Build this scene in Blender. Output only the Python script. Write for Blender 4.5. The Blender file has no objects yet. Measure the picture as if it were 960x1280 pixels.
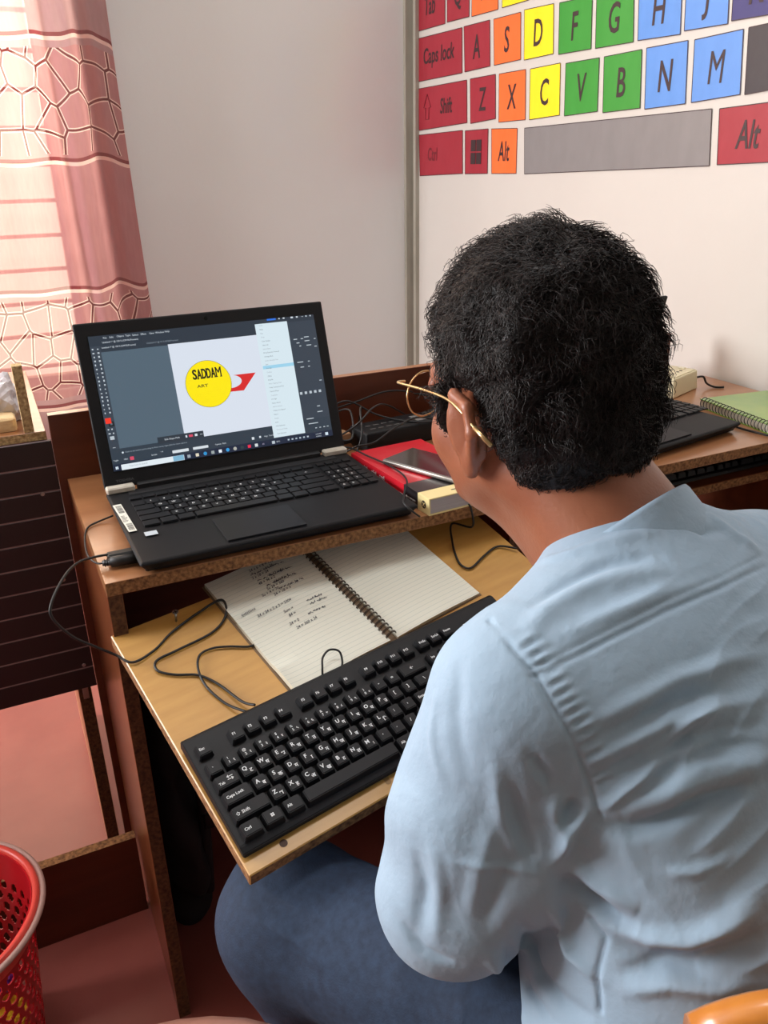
import bpy, bmesh, math, random
import numpy as np
from mathutils import Vector, Matrix
random.seed(7); np.random.seed(7)
SC = bpy.context.scene
COL = SC.collection
# ---------------------------------------------------------------- camera
cam_d = bpy.data.cameras.new('camera'); cam = bpy.data.objects.new('camera', cam_d); COL.objects.link(cam)
cam_d.sensor_fit = 'VERTICAL'; cam_d.sensor_height = 36.0; cam_d.lens = 1020.0 / 1280.0 * 36.0
cam_d.clip_start = .02
CR = [[0.90037636, -0.43478555, -0.01685052], [-0.18636873, -0.35036858, -0.91788265], [0.39317821, 0.82958025, -0.39649402]]
m = Matrix([[CR[0][0], -CR[1][0], -CR[2][0], -0.0666], [CR[0][1], -CR[1][1], -CR[2][1], -0.9188], [CR[0][2], -CR[1][2], -CR[2][2], 0.4579], [0, 0, 0, 1]])
cam.matrix_world = m
SC.camera = cam
# ---------------------------------------------------------------- world, lights, exposure
SC.view_settings.view_transform = 'Standard'; SC.view_settings.look = 'None'; SC.view_settings.gamma = 1.0
SC.view_settings.use_curve_mapping = False
SC.view_settings.exposure = 0.12
W = bpy.data.worlds.new('world'); SC.world = W; W.use_nodes = True
W.node_tree.nodes['Background'].inputs[0].default_value = (1.0, .91, .74, 1)
W.node_tree.nodes['Background'].inputs[1].default_value = 2.2
def area(name, loc, target, sx, sy, power, col):
    d = bpy.data.lights.new(name, 'AREA'); d.shape = 'RECTANGLE'; d.size = sx; d.size_y = sy; d.energy = power; d.color = col
    o = bpy.data.objects.new(name, d); COL.objects.link(o); o.location = loc
    o.rotation_euler = (Vector(target) - Vector(loc)).to_track_quat('-Z', 'Y').to_euler(); return o
area('window_light', (-.5, 2.5, 1.15), (-.3, 1.0, .45), 1.5, 1.2, 120, (1.0, .93, .74))       # daylight outside the curtained window
area('side_window_light', (-2.75, 1.22, .90), (.1, -.35, .1), 1.25, 1.4, 165, (.97, .98, 1.0))     # daylight outside the left windows
area('ceiling_tube_light', (.25, .15, 2.03), (.25, .15, 0), 1.2, .35, 14, (.97, .99, 1.0))
# ---------------------------------------------------------------- node material helper
def mat(name, col, rough=.5, metal=0., spec=.5, noise=None, bump=None, emit=None, coat=0., trans=None, sheen=0):
    """noise=(scale, amount, second colour, stretch) ; bump=(scale, strength, distance)"""
    M = bpy.data.materials.new(name); M.use_nodes = True; nt = M.node_tree; N = nt.nodes; L = nt.links
    b = N['Principled BSDF']; b.inputs['Base Color'].default_value = (*col, 1); b.inputs['Roughness'].default_value = rough
    b.inputs['Metallic'].default_value = metal; b.inputs['Specular IOR Level'].default_value = spec
    if coat: b.inputs['Coat Weight'].default_value = coat; b.inputs['Coat Roughness'].default_value = .15
    if sheen: b.inputs['Sheen Weight'].default_value = sheen
    tc = N.new('ShaderNodeTexCoord')
    if noise:
        sc, amt, c2, st = noise
        mp = N.new('ShaderNodeMapping'); mp.inputs['Scale'].default_value = st
        L.new(tc.outputs['Object'], mp.inputs[0])
        n = N.new('ShaderNodeTexNoise'); n.inputs['Scale'].default_value = sc; n.inputs['Detail'].default_value = 6
        L.new(mp.outputs[0], n.inputs['Vector'])
        r = N.new('ShaderNodeValToRGB'); r.color_ramp.elements[0].position = .5 - .5 * (1.01 - amt); r.color_ramp.elements[1].position = .5 + .5 * (1.01 - amt)
        r.color_ramp.elements[0].color = (*col, 1); r.color_ramp.elements[1].color = (*c2, 1)
        L.new(n.outputs[0], r.inputs[0]); L.new(r.outputs[0], b.inputs['Base Color'])
    if bump:
        n2 = N.new('ShaderNodeTexNoise'); n2.inputs['Scale'].default_value = bump[0]; n2.inputs['Detail'].default_value = 4
        L.new(tc.outputs['Object'], n2.inputs['Vector'])
        bp = N.new('ShaderNodeBump'); bp.inputs['Strength'].default_value = bump[1]; bp.inputs['Distance'].default_value = bump[2]
        L.new(n2.outputs[0], bp.inputs['Height']); L.new(bp.outputs[0], b.inputs['Normal'])
    if emit:
        b.inputs['Emission Color'].default_value = (*emit[:3], 1); b.inputs['Emission Strength'].default_value = emit[3]
    return M
def srgb(r, g, b):
    f = lambda c: ((c / 255 + .055) / 1.055) ** 2.4 if c > 10 else c / 255 / 12.92
    return (f(r), f(g), f(b))
# ---------------------------------------------------------------- mesh helpers
def link(name, me, m=None, parent=None):
    o = bpy.data.objects.new(name, me); COL.objects.link(o)
    if m is not None and me is not None and len(me.materials) == 0:
        for k in (m if isinstance(m, (list, tuple)) else [m]): me.materials.append(k)
    if parent is not None: o.parent = parent
    return o
def tag(o, label=None, cat=None, group=None, kind=None):
    if label: o['label'] = label
    if cat: o['category'] = cat
    if group: o['group'] = group
    if kind: o['kind'] = kind
    return o
def thing(name, label, cat, loc=(0, 0, 0), rz=0, group=None, mw=None):
    o = bpy.data.objects.new(name, None); COL.objects.link(o); o.empty_display_size = .05
    if mw is not None: o.matrix_world = mw
    else: o.location = loc; o.rotation_euler = (0, 0, rz)
    return tag(o, label, cat, group)
def bm_box(bm, lo, hi, bev=0, seg=1, mi=0, M=None):
    c = [(a + b) / 2 for a, b in zip(lo, hi)]; s = [abs(b - a) for a, b in zip(lo, hi)]
    r = bmesh.ops.create_cube(bm, size=1)['verts']
    for v in r: v.co = Vector((c[0] + v.co.x * s[0], c[1] + v.co.y * s[1], c[2] + v.co.z * s[2]))
    fs = set(f for v in r for f in v.link_faces)
    for f in fs: f.material_index = mi
    if bev:
        es = list(set(e for v in r for e in v.link_edges))
        rb = bmesh.ops.bevel(bm, geom=es, offset=bev, segments=seg, affect='EDGES', profile=.5)
        r = list(set(v for f in rb['faces'] for v in f.verts) | set(v for v in r if v.is_valid))
    if M is not None:
        for v in r: v.co = M @ v.co
    return r
def bm_done(bm, smooth=False):
    me = bpy.data.meshes.new('m'); bmesh.ops.recalc_face_normals(bm, faces=bm.faces); bm.to_mesh(me); bm.free()
    if smooth: me.shade_smooth()
    return me
def box(name, lo, hi, m, parent=None, bev=0, seg=1):
    bm = bmesh.new(); bm_box(bm, lo, hi, bev, seg); return link(name, bm_done(bm), m, parent)
def prism(pts, z0, z1, axis='z', bev=0):
    bm = bmesh.new()
    def P(a, b, c): return {'z': (a, b, c), 'y': (a, c, b), 'x': (c, a, b)}[axis]
    v0 = [bm.verts.new(P(a, b, z0)) for a, b in pts]; v1 = [bm.verts.new(P(a, b, z1)) for a, b in pts]
    bm.faces.new(v0); bm.faces.new(v1[::-1]); n = len(pts)
    for i in range(n): bm.faces.new((v0[i], v0[(i + 1) % n], v1[(i + 1) % n], v1[i]))
    if bev: bmesh.ops.bevel(bm, geom=list(bm.edges), offset=bev, segments=2, affect='EDGES')
    return bm_done(bm)
def smooth_path(pts, n=6):
    P = [np.array(p, float) for p in pts]; out = []
    for i in range(len(P) - 1):
        p0 = P[max(i - 1, 0)]; p1 = P[i]; p2 = P[i + 1]; p3 = P[min(i + 2, len(P) - 1)]
        for k in range(n):
            t = k / n
            out.append(.5 * ((2 * p1) + (-p0 + p2) * t + (2 * p0 - 5 * p1 + 4 * p2 - p3) * t * t + (-p0 + 3 * p1 - 3 * p2 + p3) * t ** 3))
    out.append(P[-1]); return out
def tube_mesh(pts, r, sides=8, closed=False, cap=True):
    pts = [np.array(p, float) for p in pts]; n = len(pts); V = []; F = []
    rr = r if hasattr(r, '__len__') else [r] * n
    up = np.array([0.13, .27, 1.]); up /= np.linalg.norm(up)
    prev = None
    for i in range(n):
        if closed: t = pts[(i + 1) % n] - pts[i - 1]
        else: t = pts[min(i + 1, n - 1)] - pts[max(i - 1, 0)]
        t = t / (np.linalg.norm(t) + 1e-12)
        a = prev if prev is not None else up
        u = a - t * (a @ t)
        if np.linalg.norm(u) < 1e-3: u = np.array([1., 0, 0]) - t * t[0]
        u /= np.linalg.norm(u); w = np.cross(t, u); prev = u
        for k in range(sides):
            an = 2 * math.pi * k / sides; V.append(pts[i] + rr[i] * (u * math.cos(an) + w * math.sin(an)))
    m_ = n if closed else n - 1
    for i in range(m_):
        for k in range(sides):
            a = i * sides + k; b = i * sides + (k + 1) % sides; c = ((i + 1) % n) * sides + (k + 1) % sides; d = ((i + 1) % n) * sides + k
            F.append((a, b, c, d))
    if cap and not closed:
        F.append(tuple(range(sides))[::-1]); F.append(tuple(range((n - 1) * sides, n * sides)))
    me = bpy.data.meshes.new('m'); me.from_pydata([tuple(v) for v in V], [], F); me.shade_smooth(); return me
def tube(name, pts, r, m, parent=None, sides=8, sm=6, closed=False):
    p = smooth_path(pts, sm) if sm else pts
    return link(name, tube_mesh(p, r, sides, closed), m, parent)
def join_meshes(lst):
    bm = bmesh.new()
    for me in lst:
        bm.from_mesh(me)
    out = bpy.data.meshes.new('m'); bm.to_mesh(out); bm.free(); return out
_tc = {}
def text_mesh(s, size, wx=1., bold=0., shear=0., align='CENTER', res=3):
    key = (s, size, wx, bold, shear, align)
    if key in _tc: return _tc[key]
    c = bpy.data.curves.new('t', 'FONT'); c.body = s; c.size = size; c.offset = bold; c.shear = shear; c.align_x = align
    c.resolution_u = res; c.fill_mode = 'FRONT'
    o = bpy.data.objects.new('t', c); me = bpy.data.meshes.new_from_object(o); bpy.data.objects.remove(o)
    me = me.copy(); me.materials.clear()
    n = len(me.vertices)
    if n:
        co = np.empty(n * 3); me.vertices.foreach_get('co', co); co = co.reshape(-1, 3)
        co[:, 0] *= wx; co[:, 1] -= (co[:, 1].max() + co[:, 1].min()) / 2
        if align == 'CENTER': co[:, 0] -= (co[:, 0].max() + co[:, 0].min()) / 2
        else: co[:, 0] -= co[:, 0].min()
        me.vertices.foreach_set('co', co.ravel()); me.update()
    _tc[key] = me; return me
def frame_mw(O, ex, ey, ez):
    return Matrix([[ex[0], ey[0], ez[0], O[0]], [ex[1], ey[1], ez[1], O[1]], [ex[2], ey[2], ez[2], O[2]], [0, 0, 0, 1]])
# ---------------------------------------------------------------- signed distance modelling (bodies, clothes, hair)
class Field:
    def __init__(s, lo, hi, h):
        s.h = h; s.lo = np.array(lo, np.float32); n = [int((b - a) / h) + 2 for a, b in zip(lo, hi)]
        ax = [np.arange(k, dtype=np.float32) * h + l for k, l in zip(n, lo)]
        s.X, s.Y, s.Z = np.meshgrid(*ax, indexing='ij', copy=True); s.d = np.full(s.X.shape, 1e3, np.float32)
    def union(s, d, k):
        if k <= 0: s.d = np.minimum(s.d, d); return
        hh = np.clip(.5 + .5 * (s.d - d) / k, 0, 1); s.d = s.d * (1 - hh) + d * hh - k * hh * (1 - hh)
    def cut(s, d, k):
        d = -d; hh = np.clip(.5 - .5 * (s.d - d) / k, 0, 1); s.d = s.d * (1 - hh) + d * hh + k * hh * (1 - hh)
    def cap_d(s, a, b, ra, rb):
        a = np.array(a, np.float32); b = np.array(b, np.float32); v = b - a; L2 = float(v @ v) + 1e-9
        px, py, pz = s.X - a[0], s.Y - a[1], s.Z - a[2]
        t = np.clip((px * v[0] + py * v[1] + pz * v[2]) / L2, 0, 1)
        return np.sqrt((px - t * v[0]) ** 2 + (py - t * v[1]) ** 2 + (pz - t * v[2]) ** 2) - (ra + (rb - ra) * t)
    def ell_d(s, c, r, R=None):
        px, py, pz = s.X - c[0], s.Y - c[1], s.Z - c[2]
        if R is not None:
            R = np.array(R, np.float32); px, py, pz = (R[0, 0] * px + R[1, 0] * py + R[2, 0] * pz, R[0, 1] * px + R[1, 1] * py + R[2, 1] * pz, R[0, 2] * px + R[1, 2] * py + R[2, 2] * pz)
        k0 = np.sqrt((px / r[0]) ** 2 + (py / r[1]) ** 2 + (pz / r[2]) ** 2) + 1e-6
        k1 = np.sqrt((px / r[0] ** 2) ** 2 + (py / r[1] ** 2) ** 2 + (pz / r[2] ** 2) ** 2) + 1e-6
        return k0 * (k0 - 1) / k1
    def cap(s, a, b, ra, rb=None, k=.02): s.union(s.cap_d(a, b, ra, ra if rb is None else rb), k)
    def ell(s, c, r, k=.02, R=None): s.union(s.ell_d(c, r, R), k)
    def mesh(s, smooth=1):
        D = s.d; ins = D < 0; nx, ny, nz = D.shape
        c = np.zeros((nx - 1, ny - 1, nz - 1), np.int8)
        for i in (0, 1):
            for j in (0, 1):
                for k in (0, 1): c += ins[i:nx - 1 + i, j:ny - 1 + j, k:nz - 1 + k]
        act = (c > 0) & (c < 8); idx = np.full(c.shape, -1, np.int64); I = np.argwhere(act); idx[act] = np.arange(len(I))
        acc = np.zeros((len(I), 3)); cnt = np.zeros(len(I))
        for ax in range(3):
            o1, o2 = [a for a in range(3) if a != ax]
            for u in (0, 1):
                for w in (0, 1):
                    a = I.copy(); a[:, o1] += u; a[:, o2] += w; b = a.copy(); b[:, ax] += 1
                    da = D[a[:, 0], a[:, 1], a[:, 2]]; db = D[b[:, 0], b[:, 1], b[:, 2]]
                    mk = (da < 0) != (db < 0); t = np.where(mk, da / (da - db + 1e-12), 0)
                    q = a.astype(float); q[:, ax] += t; acc[mk] += q[mk]; cnt[mk] += 1
        V = acc / cnt[:, None]
        F = []
        for ax in range(3):
            o1, o2 = (ax + 1) % 3, (ax + 2) % 3
            sl0 = [slice(None)] * 3; sl1 = [slice(None)] * 3; sl0[ax] = slice(0, -1); sl1[ax] = slice(1, None)
            A = ins[tuple(sl0)]; B = ins[tuple(sl1)]
            for flip, mk in ((0, A & ~B), (1, ~A & B)):
                e = np.argwhere(mk)
                e = e[(e[:, o1] > 0) & (e[:, o2] > 0) & (e[:, o1] < D.shape[o1] - 1) & (e[:, o2] < D.shape[o2] - 1)]
                q = []
                for u, w in ((-1, -1), (0, -1), (0, 0), (-1, 0)):
                    f = e.copy(); f[:, o1] += u; f[:, o2] += w; q.append(idx[f[:, 0], f[:, 1], f[:, 2]])
                q = np.stack(q, 1); F.append(q[:, ::-1] if flip else q)
        F = np.concatenate(F); F = F[(F >= 0).all(1)]
        # laplacian smoothing
        for _ in range(smooth):
            s_ = np.zeros_like(V); n_ = np.zeros(len(V))
            for a in range(4):
                i, j = F[:, a], F[:, (a + 1) % 4]
                for kx in range(3): s_[:, kx] += np.bincount(i, V[j, kx], len(V)) + np.bincount(j, V[i, kx], len(V))
                n_ += np.bincount(i, minlength=len(V)) + np.bincount(j, minlength=len(V))
            V = .4 * V + .6 * s_ / np.maximum(n_, 1)[:, None]
        return V * s.h + s.lo, F
def vnormals(V, F):
    n = np.cross(V[F[:, 2]] - V[F[:, 0]], V[F[:, 3 if F.shape[1] > 3 else 1]] - V[F[:, 1]]); N = np.zeros_like(V)
    for a in range(F.shape[1]):
        for kx in range(3): N[:, kx] += np.bincount(F[:, a], n[:, kx], len(V))
    return N / (np.linalg.norm(N, axis=1, keepdims=True) + 1e-12)
def np_mesh(V, F, smooth=True):
    me = bpy.data.meshes.new('m'); me.vertices.add(len(V)); me.vertices.foreach_set('co', np.asarray(V, np.float32).ravel())
    k = F.shape[1]; me.loops.add(len(F) * k); me.loops.foreach_set('vertex_index', F.astype(np.int32).ravel())
    me.polygons.add(len(F)); me.polygons.foreach_set('loop_start', np.arange(0, len(F) * k, k, dtype=np.int32))
    me.update(calc_edges=True); me.validate()
    if smooth: me.shade_smooth()
    return me
# ================================================================ materials
M_white = mat('painted_wall_white', srgb(206, 201, 194), .42, noise=(2.2, .25, srgb(196, 190, 183), (1, 1, 1)), bump=(9, .12, .01))
M_gloss = mat('painted_wall_gloss', srgb(226, 229, 229), .2, noise=(1.6, .2, srgb(217, 219, 218), (1, 1, 1)), bump=(14, .10, .012))
M_ceil = mat('ceiling_paint', srgb(215, 212, 205), .8)
M_trim = mat('batten_paint', srgb(176, 172, 160), .5, bump=(40, .2, .003), noise=(30, .3, srgb(150, 146, 132), (1, 1, .2)))
M_frame = mat('window_frame_paint', srgb(120, 70, 50), .5)
M_floor = mat('red_oxide_cement', srgb(172, 98, 87), .36, noise=(5, .45, srgb(146, 74, 67), (1, 1, 1)), bump=(30, .12, .004))
M_lam = mat('brown_laminate', srgb(138, 78, 44), .3, noise=(7, .4, srgb(104, 52, 26), (.35, 5, 5)), coat=.3)
M_lamtop = mat('worn_tan_laminate', srgb(176, 124, 84), .3, noise=(5, .45, srgb(140, 88, 54), (.5, 4, 4)), coat=.35)
M_lamdark = mat('dark_brown_laminate', srgb(108, 52, 28), .38, noise=(7, .4, srgb(76, 32, 16), (.35, 5, 5)))
M_chip = mat('chipboard_edge', srgb(172, 124, 78), .85, noise=(190, .62, srgb(88, 54, 30), (1, 1, 1)), bump=(220, .5, .002))
M_chiplit = mat('pale_lit_chipboard_edge', srgb(226, 200, 146), .85, noise=(190, .62, srgb(140, 108, 66), (1, 1, 1)), bump=(220, .5, .002))  # pale chipboard, colour raised further to stand in for light falling on it
M_chipd = mat('dark_chipboard_edge', srgb(112, 74, 44), .85, noise=(170, .62, srgb(62, 36, 20), (1, 1, 1)), bump=(220, .5, .002))
M_ply = mat('yellow_plywood', srgb(206, 158, 84), .42, noise=(9, .35, srgb(184, 134, 64), (1.2, 9, 9)), coat=.15, bump=(60, .08, .001))
M_black = mat('black_plastic', srgb(19, 19, 22), .5, spec=.3, bump=(900, .1, .0004))
M_blackm = mat('matte_black_plastic', srgb(24, 24, 27), .6, bump=(900, .15, .0004))
M_rubber = mat('black_rubber', srgb(18, 17, 18), .5)
M_chrome = mat('grey_metal', srgb(170, 168, 165), .3, 1.0)
M_cream = mat('cream_plastic', srgb(232, 222, 196), .4)
M_paperw = mat('white_print', srgb(235, 238, 240), .6)
# ================================================================ setting
def struct(o): o['kind'] = 'structure'; return o
FZ, CZ, XR, XL, YB, YF = -.77, 2.05, 1.37, -2.45, 1.83, -2.3
T = .12
struct(box('floor', (XL - T, YF - T, FZ - .1), (XR + T, YB + T, FZ), M_floor))
struct(box('ceiling', (XL - T, YF - T, CZ), (XR + T, YB + T, CZ + .1), M_ceil))
struct(box('wall_right', (XR, YF - T, FZ), (XR + T, YB + T, CZ), M_white))
struct(box('wall_front', (XL - T, YF - T, FZ), (XR, YF, CZ), mat('wall_grey_green_fill_cut', srgb(118, 126, 118), .6)))  # unseen wall; its dark grey-green is made up to cut fill light
def holed(name, axis, a0, a1, z0, z1, h0, h1, hz0, hz1, p0, p1, m):
    bm = bmesh.new()
    for (s, e, zs, ze) in ((a0, h0, z0, z1), (h1, a1, z0, z1), (h0, h1, z0, hz0), (h0, h1, hz1, z1)):
        if axis == 'x': bm_box(bm, (s, p0, zs), (e, p1, ze))
        else: bm_box(bm, (p0, s, zs), (p1, e, ze))
    return struct(link(name, bm_done(bm), m))
holed('wall_back', 'x', XL - T, XR, FZ, CZ, -1.15, .215, -.2, 1.5, YB, YB + T, M_gloss)
holed('wall_left', 'y', YF, YB, FZ, CZ, -.0 + .45, 1.75, .15, 1.6, XL - T, XL, M_white)
def window(name, axis, a0, a1, z0, z1, p, nv, nh, step):
    w = tag(bpy.data.objects.new(name, None), kind='structure'); COL.objects.link(w)
    def b(nm, s, e, zs, ze, th=.02):
        if axis == 'x': box(nm, (s, p - th, zs), (e, p + th, ze), M_frame, w)
        else: box(nm, (p - th, s, zs), (p + th, e, ze), M_frame, w)
    b('frame_stile', a0, a0 + .04, z0, z1); b('frame_stile', a1 - .03, a1, z0, z1); b('frame_rail', a0 + .04, a1 - .03, z0, z0 + .04); b('frame_rail', a0 + .04, a1 - .03, z1 - .04, z1)
    for i in range(1, nv): x = a0 + (a1 - a0) * i / nv; b('mullion', x - .014, x + .014, z0 + .04, z1 - .04)
    z = z0 + .07; k = 0
    while z < z1 - .05:
        b('window_bar', a0 + .04, a1 - .03, z - .0055, z + .0055, .006); z += step
    return w
window('window_1', 'x', -1.15, .215, -.2, 1.5, YB + .05, 3, 1, .0985)
window('window_2', 'y', .45, 1.75, .15, 1.6, XL - .05, 3, 1, .3)
struct(box('trim_1', (XR - .014, YB - .052, FZ), (XR, YB - .034, CZ), M_trim))
o = struct(box('trim_2', (XR - .032, YB - .016, FZ), (XR - .0005, YB, CZ), M_trim))
tl = thing('tube_light', 'white ceiling tube light fitting above the desk', 'ceiling light', (.25, .45, CZ))
box('light_housing', (-.62, -.05, -.012), (.62, .05, 0), M_ceil, tl, .003)
# ================================================================ wall chart of a keyboard, painted straight on the wall
chart = thing('painted_keyboard_chart', 'large painted keyboard with coloured keys on the white wall', 'wall chart', (XR - .0004, 0, 0))
cred, cora, cyel, cgrn, cblu, cnav, cblk, cgry = srgb(150, 26, 44), srgb(236, 104, 40), srgb(250, 214, 14), srgb(48, 140, 44), srgb(84, 136, 206), srgb(38, 36, 104), srgb(34, 30, 40), srgb(124, 120, 120)
KM = {}
def pm(c):
    if c not in KM: KM[c] = mat('wall_paint_%d' % len(KM), c, .4, noise=(26, .25, tuple(min(1, v * 1.12 + .012) for v in c), (1, 1, .5)), bump=(60, .1, .002))
    return KM[c]
M_ink = mat('wall_marker_ink', srgb(52, 30, 34), .5)
M_ink2 = mat('wall_marker_ink_faded', srgb(112, 26, 36), .5)
def darker(c): return c
CH = [('tab', cred, 'Tab', [(1798, 960), (1610, 965), (1607, 838), (1797, 839)]), ('q', cred, 'Q', [(1597, 962), (1468, 962), (1465, 838), (1594, 840)]), ('w', cora, 'W', [(1453, 962), (1319, 962), (1311, 835), (1450, 836)]),
 ('e', cyel, 'E', [(1296, 962), (1170, 960), (1163, 836), (1290, 836)]), ('r', cgrn, 'R', [(1150, 960), (1020, 958), (1012, 834), (1142, 836)]), ('t', cgrn, 'T', [(1002, 958), (872, 956), (864, 834), (994, 836)]), ('y', cblu, 'Y', [(855, 956), (728, 954), (720, 832), (847, 834)]), ('u', cblu, 'U', [(712, 954), (590, 952), (582, 830), (704, 832)]), ('i', cnav, 'I', [(574, 950), (460, 948), (452, 826), (566, 830)]), ('o', cnav, 'O', [(446, 948), (330, 945), (322, 822), (438, 826)]),
 ('caps', cred, 'Caps lock', [(1792, 818), (1504, 815), (1499, 695), (1787, 693)]), ('a', cred, 'A', [(1493, 816), (1352, 815), (1343, 699), (1483, 696)]), ('s', cora, 'S', [(1331, 814), (1199, 813), (1190, 701), (1321, 699)]), ('d', cyel, 'D', [(1182, 816), (1054, 812), (1044, 700), (1173, 698)]), ('f', cgrn, 'F', [(1029, 810), (902, 806), (893, 695), (1021, 696)]), ('g', cgrn, 'G', [(886, 808), (758, 806), (744, 693), (876, 694)]), ('h', cblu, 'H', [(741, 806), (611, 804), (599, 691), (729, 694)]), ('j', cblu, 'J', [(599, 806), (484, 804), (471, 694), (588, 696)]), ('k', cnav, 'K', [(473, 806), (350, 804), (340, 696), (462, 698)]), ('l', cnav, 'L', [(338, 804), (210, 802), (200, 698), (328, 698)]),
 ('shift', cred, 'Shift', [(1781, 672), (1471, 674), (1464, 557), (1776, 546)]), ('z', cred, 'Z', [(1451, 675), (1313, 676), (1305, 561), (1443, 554)]), ('x', cora, 'X', [(1293, 675), (1164, 675), (1155, 552), (1287, 551)]), ('c', cyel, 'C', [(1142, 674), (1011, 676), (1002, 556), (1135, 551)]), ('v', cgrn, 'V', [(988, 673), (859, 673), (851, 557), (981, 553)]), ('b', cgrn, 'B', [(841, 673), (713, 675), (701, 556), (830, 553)]), ('n', cblu, 'N', [(698, 676), (574, 677), (561, 557), (685, 553)]), ('m', cblu, 'M', [(555, 676), (429, 680), (415, 565), (544, 558)]), ('comma', cblk, '', [(416, 681), (300, 684), (290, 572), (403, 564)]),
 ('ctrl', cred, 'Ctrl', [(1776, 532), (1490, 537), (1485, 413), (1770, 404)]), ('win', cred, '', [(1474, 535), (1343, 536), (1340, 414), (1469, 412)]), ('alt', cora, 'Alt', [(1324, 535), (1192, 532), (1188, 415), (1316, 414)]), ('space', cgry, '', [(1156, 531), (484, 543), (471, 434), (1146, 414)]), ('alt2', cred, 'Alt', [(463, 542), (310, 548), (296, 441), (450, 436)])]
for nm, c, s, q in CH:
    q = [(a / 1000, b / 1000) for a, b in q]
    me = prism(q, -.0012, 0, 'x'); k = link('painted_key', me, pm(c), chart)
    # thin dark hand-drawn outline
    bm = bmesh.new()
    for i in range(4):
        a = Vector((0, *q[i])); b = Vector((0, *q[(i + 1) % 4])); d = (b - a).normalized(); n = Vector((0, -d.z, d.y)) * .0009
        vs = [bm.verts.new(v + Vector((-.0016, 0, 0))) for v in (a - n, b - n, b + n, a + n)]; bm.faces.new(vs)
    link('key_outline', bm_done(bm), M_ink, k)
    cy = sum(a for a, b in q) / 4; cz = sum(b for a, b in q) / 4
    Rm = Matrix(((0, 0, -1), (-1, 0, 0), (0, 1, 0)))   # text x -> -y, y -> z, facing -x
    def put(me, y, z, mm):
        t = link('lettering', me, mm, k); t.matrix_local = Matrix.Translation((-.002, y, z)) @ Rm.to_4x4(); return t
    faded = nm in ('shift', 'ctrl', 'alt2')
    if s:
        long = len(s) > 1
        sz = {'Caps lock': .062, 'Shift': .062, 'Ctrl': .056, 'Alt': .074, 'Tab': .07}.get(s, .088)
        wx = {'Caps lock': .80, 'Alt': .62, 'Shift': .7, 'Ctrl': .72}.get(s, .66)
        put(text_mesh(s, sz, wx, .0 if s == 'M' else .0010, .08 if long else 0), cy + (-.03 if nm == 'shift' else .05 if nm == 'ctrl' else 0), cz, M_ink2 if nm == 'ctrl' else M_ink)
    if nm == 'shift':
        ar = [(-.014, -.035), (.014, -.035), (.014, 0), (.03, 0), (0, .04), (-.03, 0), (-.014, 0)]
        put(tube_mesh([(x * .8, y, 0) for x, y in ar], .0012, 4, True), cy + .095, cz, M_ink2)
    if nm == 'win':
        bm = bmesh.new()
        for ix in (0, 1):
            for iz in (0, 1): bm_box(bm, (ix * .032 - .03, iz * .036 - .034, 0), (ix * .032 - .002, iz * .036 - .002, .0005))
        put(bm_done(bm), cy, cz, M_ink)
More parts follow.
